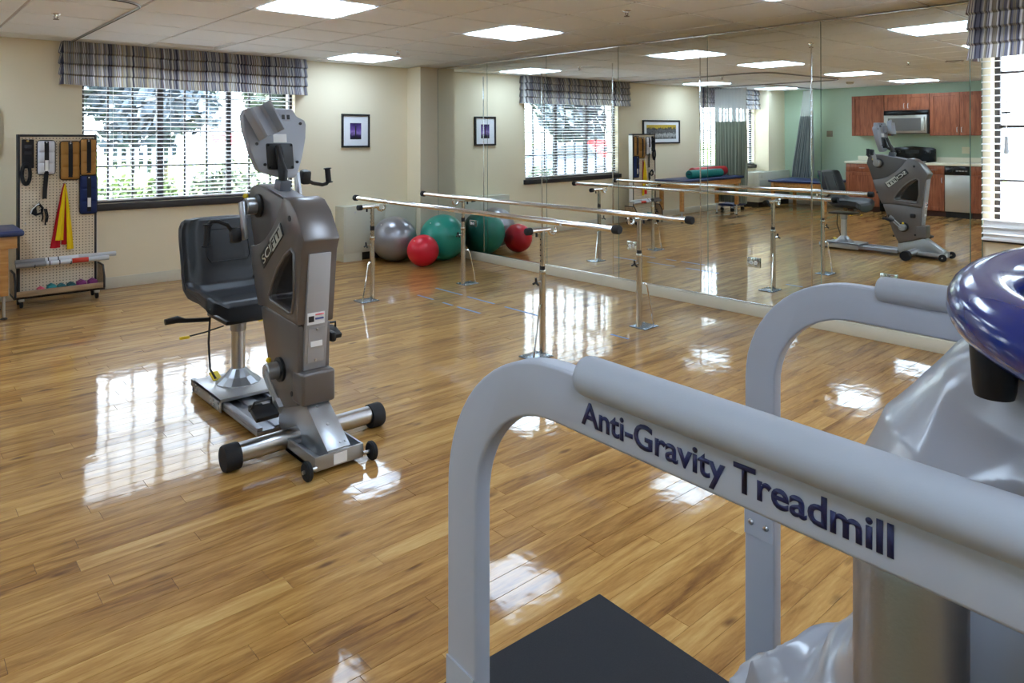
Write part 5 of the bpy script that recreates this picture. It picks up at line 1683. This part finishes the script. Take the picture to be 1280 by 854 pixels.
# ================================================================== FRAMED PICTURES
def make_print(name, stops, noise_scale, sx=1.0):
    m, nt, b = nodes_of(name, 0.5, 0.3)
    tc = N(nt, 'ShaderNodeTexCoord')
    sep = N(nt, 'ShaderNodeSeparateXYZ')
    nt.links.new(tc.outputs['Generated'], sep.inputs[0])
    n = N(nt, 'ShaderNodeTexNoise', i_Scale=noise_scale, i_Detail=5.0)
    mp = N(nt, 'ShaderNodeMapping')
    mp.inputs['Scale'].default_value = (sx, 1, 1)
    nt.links.new(tc.outputs['Object'], mp.inputs[0])
    nt.links.new(mp.outputs[0], n.inputs['Vector'])
    f_ = math_node(nt, 'ADD', sep.outputs[2], math_node(nt, 'MULTIPLY', math_node(nt, 'SUBTRACT', n.outputs['Fac'], 0.5), 0.6))
    c = ramp(nt, f_, stops)
    nt.links.new(c, b.inputs['Base Color'])
    return m
P1M = make_print('storm_photo_print', [(0.0, (26, 20, 46)), (0.25, (52, 38, 84)), (0.45, (150, 124, 190)), (0.6, (112, 84, 160)), (0.85, (70, 50, 112)), (1.0, (44, 34, 78))], 14)
P2M = make_print('group_photo_print', [(0.0, (52, 52, 54)), (0.3, (190, 190, 188)), (0.45, (70, 70, 74)), (0.6, (110, 110, 112)), (0.74, (44, 46, 52)), (0.84, (206, 176, 60)), (1.0, (190, 160, 52))], 30, 1.6)
def picture(x0, x1, z0, z1, fw, label, mats, mat_in, pm):
    cx = (x0 + x1) / 2
    t = thing('framed_picture', label, 'picture', (cx, YF, z0))
    w, h_ = (x1 - x0) / 2, z1 - z0
    m_f = mat('black_picture_frame', (30, 28, 30), 0.35)
    for (a, b_, c, d) in ((-w, w, 0, fw), (-w, w, h_ - fw, h_), (-w, -w + fw, fw, h_ - fw), (w - fw, w, fw, h_ - fw)):
        MB().bx(a, b_, -0.028, -0.001, c, d).build('frame_side', m_f, t, bevel=0.002)
    MB().bx(-w + fw, w - fw, -0.012, -0.002, fw, h_ - fw).build('mat_board', mat('white_mat_board', (236, 238, 242), 0.7), t, smooth=0)
    a, b_, c, d = mat_in
    MB().bx(-w + a, w - b_, -0.0135, -0.012, c, h_ - d).build('print', pm, t, smooth=0)
    return t, w, h_
t, w, h_ = picture(4.190, 4.571, 1.353, 1.761, 0.022, 'small black framed photo of a dark tower under a purple sky', None, (0.115, 0.115, 0.10, 0.11), P1M)
tw = MB()
tw.bx(-0.008, 0.008, -0.0145, -0.0136, 0.105, 0.235).bx(-0.006, 0.006, -0.0145, -0.0136, 0.235, 0.262).bx(-0.072, 0.072, -0.0145, -0.0136, 0.1015, 0.118)
tw.bx(-0.030, 0.028, -0.0145, -0.0136, 0.118, 0.135)
tw.build('tower_silhouette', mat('print_dark_ink', (20, 16, 30), 0.6), t, smooth=0)  # dark tower shape belonging to the print
picture(-0.258, 0.825, 1.313, 1.735, 0.026, 'wide black framed group photograph above the treatment table, seen in the mirror', None, (0.11, 0.11, 0.085, 0.085), P2M)

# ================================================================== CURTAINS
M_TRACK = mat('aluminium_track', (182, 182, 184), 0.35, 0.8)
def track(path, label):
    t = thing('curtain_track', label, 'curtain track', (0, 0, H - 0.001))
    MB().tube([(x, y, -0.008) for x, y in path], 0.0085, 8).build('rail', M_TRACK, t)
    MB().tube([(x, y, -0.0185) for x, y in path], 0.0032, 6).build('slot', M_BLACK, t)
    return t
tr1 = [(1.362, 7.66), (1.362, 6.6), (1.362, 5.47)] + arc(1.112, 5.42, 0.25, 0, -90, 8)[1:] + [(0.2, 5.17), (-0.87, 5.17)] + arc(-0.87, 5.42, 0.25, -90, -180, 8)[1:] + [(-1.12, 6.5), (-1.12, 7.7)]
track(tr1, 'grey ceiling curtain track bending round near the big striped valance')
track([(-1.17, 6.60), (-2.0, 6.62), (-3.58, 6.66)], 'straight ceiling curtain track in front of the sage green wall')
def curtain(label, P, nu, nv, vsplit, m_cloth, seedv):
    t = thing('privacy_curtain', label, 'curtain')
    for nm, v0, v1, m in (('net_top', 0.0, vsplit, NET), ('cloth', vsplit, 1.0, m_cloth)):
        b = MB()
        b.grid(lambda u, v: P(u, v0 + (v1 - v0) * v), nu, nv)
        me = b.mesh(nm, smooth=70, recalc=False)
        at = me.attributes.new('along', 'FLOAT', 'POINT')
        for j in range(nv):
            for i in range(nu):
                at.data[j * nu + i].value = i / (nu - 1) * 2.0 + seedv
        link(nm, me, m, t)
    return t
def c1(u, v):
    y = 6.945 + 0.685 * u
    z = (H - 0.045) - v * (H - 0.045 - 0.19)
    x = -1.170 + 0.060 * math.sin(u * 60 + 1.2 * math.sin(v * 3)) * (0.55 + 0.45 * v) + 0.012 * math.sin(u * 23 + v * 5)
    return Vector((x, y + 0.008 * math.sin(u * 60 + 1.5) - 0.02 * v * (u - 0.5), z))
cu1 = curtain('grey green striped privacy curtain hanging beside the treatment table in the mirror', c1, 180, 24, 0.29, CURT_A, 0.0)
def c2(u, v):
    z = (H - 0.045) - v * (H - 0.045 - 0.575)
    s = 0.16 + 0.26 * min(1, v * 1.15) ** 1.1
    cy = 6.80 + 0.15 * v ** 1.3
    y = cy + (u - 0.5) * s * 1.2
    x = -3.24 + 0.045 * math.sin(u * 40 + 2 * v) * (0.5 + v) - 0.10 * v * u
    return Vector((x, y, z))
cu2 = curtain('gathered slate grey privacy curtain against the sage green wall in the mirror', c2, 120, 24, 0.29, CURT_B, 5.0)
for cu, pts in ((cu1, [(-1.12, 6.96 + 0.066 * k) for k in range(11)]), (cu2, [(-3.24, 6.75 + 0.012 * k) for k in range(8)])):
    for (x, y) in pts:
        MB().tube([(x, y, H - 0.055), (x, y + 0.006, H - 0.040), (x, y, H - 0.026)], 0.0035, 6).build('track_hook', M_STEEL, cu)

# window air conditioner / heater under the curtained window
t = thing('wall_air_unit', 'pale floor-standing air unit under the curtained window in the mirror', 'air unit', (-2.93, 7.6, 0))
MB().bx(-0.66, 0.60, -0.22, 0.19 - 0.3, 0.10, 0.70).bx(-0.02, 0.60, -0.11, 0.19, 0.10, 0.70).build('casing', M_BEIGE, t, bevel=0.008)
MB().bx(-0.64, 0.59, -0.205, -0.12, 0.0, 0.10).bx(0.0, 0.59, -0.12, 0.19, 0.0, 0.10).build('plinth', M_BLACK, t, smooth=0)
for k in range(14):
    MB().bx(0.04 + 0.036 * k, 0.052 + 0.036 * k, -0.19, -0.12, 0.699, 0.703).build('louvre', mat('louvre_grey', (150, 152, 144), 0.5), t, smooth=0)
MB().bx(-0.62, 0.56, -0.224, -0.219, 0.13, 0.54).build('front_cover', mat('grey_beige_cover', (176, 178, 170), 0.5), t, bevel=0.002)
MB().bx(0.46, 0.54, -0.2235, -0.2195, 0.58, 0.66).build('control_door', M_BEIGE, t, bevel=0.001)

# ================================================================== KITCHEN (seen in the mirror)
KX = XL
BF, UF = -3.02, -3.29
def handle(parent, x, y, z, vertical=True, l=0.09):
    if vertical:
        pts = [(x, y, z - l / 2), (x + 0.025, y, z - l / 2 + 0.01), (x + 0.028, y, z), (x + 0.025, y, z + l / 2 - 0.01), (x, y, z + l / 2)]
    else:
        pts = [(x, y - l / 2, z), (x + 0.025, y - l / 2 + 0.01, z), (x + 0.028, y, z), (x + 0.025, y + l / 2 - 0.01, z), (x, y + l / 2, z)]
    return MB().tube(pts, 0.0055, 8).build('handle', M_STEEL, parent)
def door(parent, x, y0, y1, z0, z1, nm='door'):
    """shaker door on a face at x: stiles, rails and recessed panel, as one leaf."""
    g = 0.003
    y0, y1, z0, z1 = y0 + g, y1 - g, z0 + g, z1 - g
    fw = min(0.06, (y1 - y0) * 0.22, (z1 - z0) * 0.28)
    b = MB()
    b.bx(x, x + 0.02, y0, y0 + fw, z0, z1).bx(x, x + 0.02, y1 - fw, y1, z0, z1)
    b.bx(x, x + 0.02, y0 + fw, y1 - fw, z0, z0 + fw).bx(x, x + 0.02, y0 + fw, y1 - fw, z1 - fw, z1)
    d = b.build(nm, CHERRY, parent, bevel=0.0015, seg=1)
    MB().bx(x, x + 0.010, y0 + fw, y1 - fw, z0 + fw, z1 - fw).build('panel', CHERRY, d, smooth=0)
    return d
def upper(y0, y1, z0, z1, ndoors, label, hside):
    c = (y0 + y1) / 2
    t = thing('wall_cabinet', label, 'cabinet', (KX, c, z0), group='cherry wall cabinets')
    MB().bx(0.0, UF - KX, y0 - c + 0.001, y1 - c - 0.001, 0, z1 - z0).build('body', CHERRY, t, smooth=0)
    w = (y1 - y0) / ndoors
    for k in range(ndoors):
        a, b_ = y0 - c + w * k, y0 - c + w * (k + 1)
        d = door(t, UF - KX, a, b_, 0, z1 - z0)
        hy = (b_ - 0.035) if hside[k] > 0 else (a + 0.035)
        handle(d, UF - KX + 0.02, hy, 0.10 if z1 - z0 > 0.4 else 0.08, True)
    return t
upper(5.362, 5.955, 1.415, 2.175, 1, 'single-door cherry wall cabinet left of the microwave, in the mirror', [-1])
upper(4.592, 5.358, 1.880, 2.175, 2, 'short two-door cherry wall cabinet above the microwave', [1, -1])
upper(3.640, 4.588, 1.415, 2.175, 2, 'tall two-door cherry wall cabinet right of the microwave, in the mirror', [1, -1])
upper(2.70, 3.636, 1.415, 2.175, 2, 'cherry wall cabinet at the far right of the kitchen run', [1, -1])
def base(y0, y1, label, hs):
    c = (y0 + y1) / 2
    t = thing('base_cabinet', label, 'cabinet', (KX, c, 0), group='cherry base cabinets')
    f = BF - KX
    MB().bx(0, f, y0 - c + 0.001, y1 - c - 0.001, 0.10, 0.895).build('body', CHERRY, t, smooth=0)
    MB().bx(0, f - 0.06, y0 - c + 0.001, y1 - c - 0.001, 0.0, 0.10).build('toe_kick', mat('dark_toe_kick', (70, 36, 24), 0.6), t, smooth=0)
    n = 2 if y1 - y0 > 0.7 else 1
    w = (y1 - y0) / n
    for k in range(n):
        a, b_ = y0 - c + w * k, y0 - c + w * (k + 1)
        d = MB().bx(f, f + 0.02, a + 0.004, b_ - 0.004, 0.745, 0.888).build('drawer', CHERRY, t, bevel=0.004)
        MB().bx(f + 0.0195, f + 0.0215, a + 0.04, b_ - 0.04, 0.775, 0.858).build('panel', CHERRY, d, bevel=0.001)
        handle(d, f + 0.021, (a + b_) / 2, 0.818, False, 0.10)
        dd = door(t, f, a, b_, 0.11, 0.738)
        handle(dd, f + 0.02, (a + 0.035) if hs < 0 else (b_ - 0.035), 0.64, True)
    return t
base(5.348, 5.958, 'cherry base cabinet behind the bike seat, left of the stove in the mirror', -1)
base(4.272, 4.580, 'narrow cherry base cabinet between the stove and dishwasher', -1)
base(3.30, 3.872, 'cherry base cabinet right of the dishwasher at the mirror edge', -1)
M_TOP = mat('cream_laminate_top', (232, 226, 204), 0.35, var=0.03, vscale=60)
def counter(y0, y1, label):
    c = (y0 + y1) / 2
    t = thing('worktop', label, 'worktop', (KX, c, 0.896), group='cream worktops')
    MB().bx(0, BF - KX + 0.03, y0 - c, y1 - c, 0.0, 0.040).build('slab', M_TOP, t, bevel=0.004)
    MB().bx(0.0, 0.018, y0 - c, y1 - c, 0.0405, 0.125).build('backsplash', M_TOP, t, bevel=0.003)
counter(5.350, 5.978, 'short cream worktop left of the stove in the mirror')
counter(3.30, 4.578, 'long cream worktop above the dishwasher in the mirror')
# stove
t = thing('stove', 'black electric stove behind the bike, seen in the mirror', 'stove', (KX, 4.964, 0))
f = BF - KX
MB().bx(0.02, f, -0.380, 0.380, 0.02, 0.90).build('body', M_GLOSSBLACK, t, bevel=0.004)
MB().bx(0.02, f + 0.02, -0.381, 0.381, 0.90, 0.935).build('cooktop', M_GLOSSBLACK, t, bevel=0.006)
bp_ = MB().prism([(-0.380, 0.935), (-0.380, 1.165), (-0.34, 1.19), (0.0, 1.215), (0.34, 1.19), (0.380, 1.165), (0.380, 0.935)], 'x', 0.02, 0.10).build('back_panel', M_GLOSSBLACK, t, bevel=0.008)
for y in (-0.30, -0.22, 0.22, 0.30):
    MB().cyl((0.10, y, 1.115), (0.125, y, 1.115), 0.022, 0.018, 14).build('knob', M_BLACK, bp_)
MB().bx(0.099, 0.102, -0.12, 0.12, 1.09, 1.15).build('clock_display', mat('dark_display', (40, 44, 46), 0.2), bp_, smooth=0)
for (x, y, r_) in ((0.22, -0.19, 0.08), (0.22, 0.19, 0.10), (0.46, -0.19, 0.10), (0.46, 0.19, 0.08)):
    MB().tube([(x + r_ * math.cos(a), y + r_ * math.sin(a), 0.939) for a in [2 * PI * k / 24 for k in range(24)]], 0.005, 6, closed=True).build('burner', M_STEEL, t)
od = MB().bx(f, f + 0.03, -0.375, 0.375, 0.25, 0.80).build('oven_door', M_GLOSSBLACK, t, bevel=0.006)
MB().tube([(f + 0.03, -0.33, 0.74), (f + 0.07, -0.31, 0.745), (f + 0.07, 0.31, 0.745), (f + 0.03, 0.33, 0.74)], 0.011, 10).build('oven_handle', M_STEEL, od)
MB().bx(f, f + 0.025, -0.375, 0.375, 0.04, 0.235).build('drawer', M_GLOSSBLACK, t, bevel=0.006)
# microwave
t = thing('microwave', 'stainless over-the-range microwave between the cherry wall cabinets', 'microwave', (KX, 4.966, 1.450))
mf = 0.40
MB().bx(0.0, mf, -0.377, 0.377, 0.0, 0.428).build('body', M_BLACK, t, bevel=0.004)
MB().bx(mf, mf + 0.012, -0.375, 0.375, 0.345, 0.425).build('vent_grille', M_GLOSSBLACK, t, bevel=0.002)
M_SS = mat('stainless_front', (190, 188, 182), 0.32, 0.9)
md = MB().bx(mf, mf + 0.022, -0.355, 0.372, 0.012, 0.338).build('door', M_SS, t, bevel=0.003)
MB().bx(mf + 0.022, mf + 0.024, -0.26, 0.30, 0.055, 0.285).build('door_glass', mat('smoked_glass', (96, 92, 90), 0.12), md, smooth=0)
MB().tube([(mf + 0.02, -0.315, 0.05), (mf + 0.05, -0.315, 0.07), (mf + 0.05, -0.315, 0.28), (mf + 0.02, -0.315, 0.30)], 0.009, 8).build('door_handle', M_SS, md)
# dishwasher
t = thing('dishwasher', 'stainless dishwasher with black control panel at the right of the mirror', 'dishwasher', (KX, 4.072, 0))
MB().bx(0.05, f - 0.005, -0.195, 0.195, 0.10, 0.89).build('body', M_BLACK, t, smooth=0)
MB().bx(0.05, f - 0.04, -0.195, 0.195, 0.0, 0.10).build('toe_panel', M_BLACK, t, smooth=0)
MB().bx(f - 0.005, f + 0.02, -0.193, 0.193, 0.105, 0.735).build('door', M_SS, t, bevel=0.005)
cp = MB().bx(f - 0.005, f + 0.024, -0.193, 0.193, 0.740, 0.886).build('control_panel', M_GLOSSBLACK, t, bevel=0.005)
MB().cyl((f + 0.024, 0.11, 0.812), (f + 0.045, 0.11, 0.812), 0.024, 0.020, 16).build('dial', M_BLACK, cp)
for k in range(4):
    MB().bx(f + 0.024, f + 0.027, -0.15 + 0.045 * k, -0.115 + 0.045 * k, 0.800, 0.818).build('button', M_STEEL, cp, smooth=0)
MB().bx(f + 0.023, f + 0.030, -0.12, 0.05, 0.845, 0.865).build('latch', M_BLACK, cp, bevel=0.002)
# wall plates on the green wall
def wall_plate(y, z, label, col):
    t = thing('wall_plate', label, 'wall plate', (XL, y, z))
    MB().bx(0.001, 0.008, -0.06, 0.06, -0.06, 0.06).build('plate', mat('plate_%d' % col[0], col, 0.4), t, bevel=0.003)
    for s in (-1, 1):
        MB().bx(0.008, 0.012, s * 0.025 - 0.012, s * 0.025 + 0.012, -0.025, 0.025).build('rocker', mat('plate_%d' % col[0], col, 0.4), t, bevel=0.002)
wall_plate(6.537, 1.457, 'small brass coloured switch plate on the sage green wall', (140, 128, 104))
wall_plate(4.12, 1.15, 'cream double socket above the worktop in the mirror', (226, 220, 190))

# ================================================================== CEILING FITTINGS
def sprinkler(x, y, label):
    t = thing('sprinkler', label, 'sprinkler', (x, y, H), group='ceiling sprinklers')
    MB().lathe([(0.032, 0.004), (0.032, -0.004), (0.014, -0.010), (0.012, -0.022)], (0, 0, 0), 'z', 20).build('escutcheon', M_CHROME, t)
    MB().tube([(0.010, 0, -0.018), (0.012, 0, -0.030), (0.0, 0, -0.042), (-0.012, 0, -0.030), (-0.010, 0, -0.018)], 0.003, 6).build('yoke', mat('dark_bronze', (84, 76, 70), 0.4, 0.6), t)
    MB().lathe([(0.0001, -0.042), (0.020, -0.042), (0.020, -0.045), (0.0001, -0.045)], (0, 0, 0), 'z', 16).build('deflector', MATS['dark_bronze'], t)
sprinkler(4.00, 3.263, 'ceiling sprinkler above the near end of the parallel bars')
sprinkler(0.986, 6.122, 'ceiling sprinkler above the pegboard rack at the top left')
sprinkler(4.030, 6.300, 'ceiling sprinkler beside the lit panel near the framed picture')
sprinkler(1.171, 3.378, 'ceiling sprinkler above the bike, seen in the mirror')
t = thing('ceiling_vent', 'dark round ceiling vent left of the right valance in the mirror', 'vent', (0.80, 2.98, H))
MB().lathe([(0.0001, -0.012), (0.06, -0.014), (0.10, -0.008), (0.11, 0.004)], (0, 0, 0), 'z', 28).build('disc', mat('dark_vent', (96, 96, 98), 0.5), t)
MB().tube([(0.075 * math.cos(a), 0.075 * math.sin(a), -0.012) for a in [2 * PI * k / 28 for k in range(28)]], 0.004, 6, closed=True).build('ring', M_WHITE, t)
t = thing('smoke_detector', 'cream smoke detector on the ceiling in front of the kitchen', 'smoke detector', (-1.90, 5.40, H))
MB().lathe([(0.0001, -0.045), (0.04, -0.045), (0.055, -0.036), (0.062, -0.018), (0.07, -0.006), (0.07, 0.004)], (0, 0, 0), 'z', 24).build('housing', mat('detector_cream', (220, 212, 184), 0.5), t)
MB().tube([(0.056 * math.cos(a), 0.056 * math.sin(a), -0.03) for a in [2 * PI * k / 24 for k in range(24)]], 0.003, 6, closed=True).build('vent_slot', M_BLACK, t)
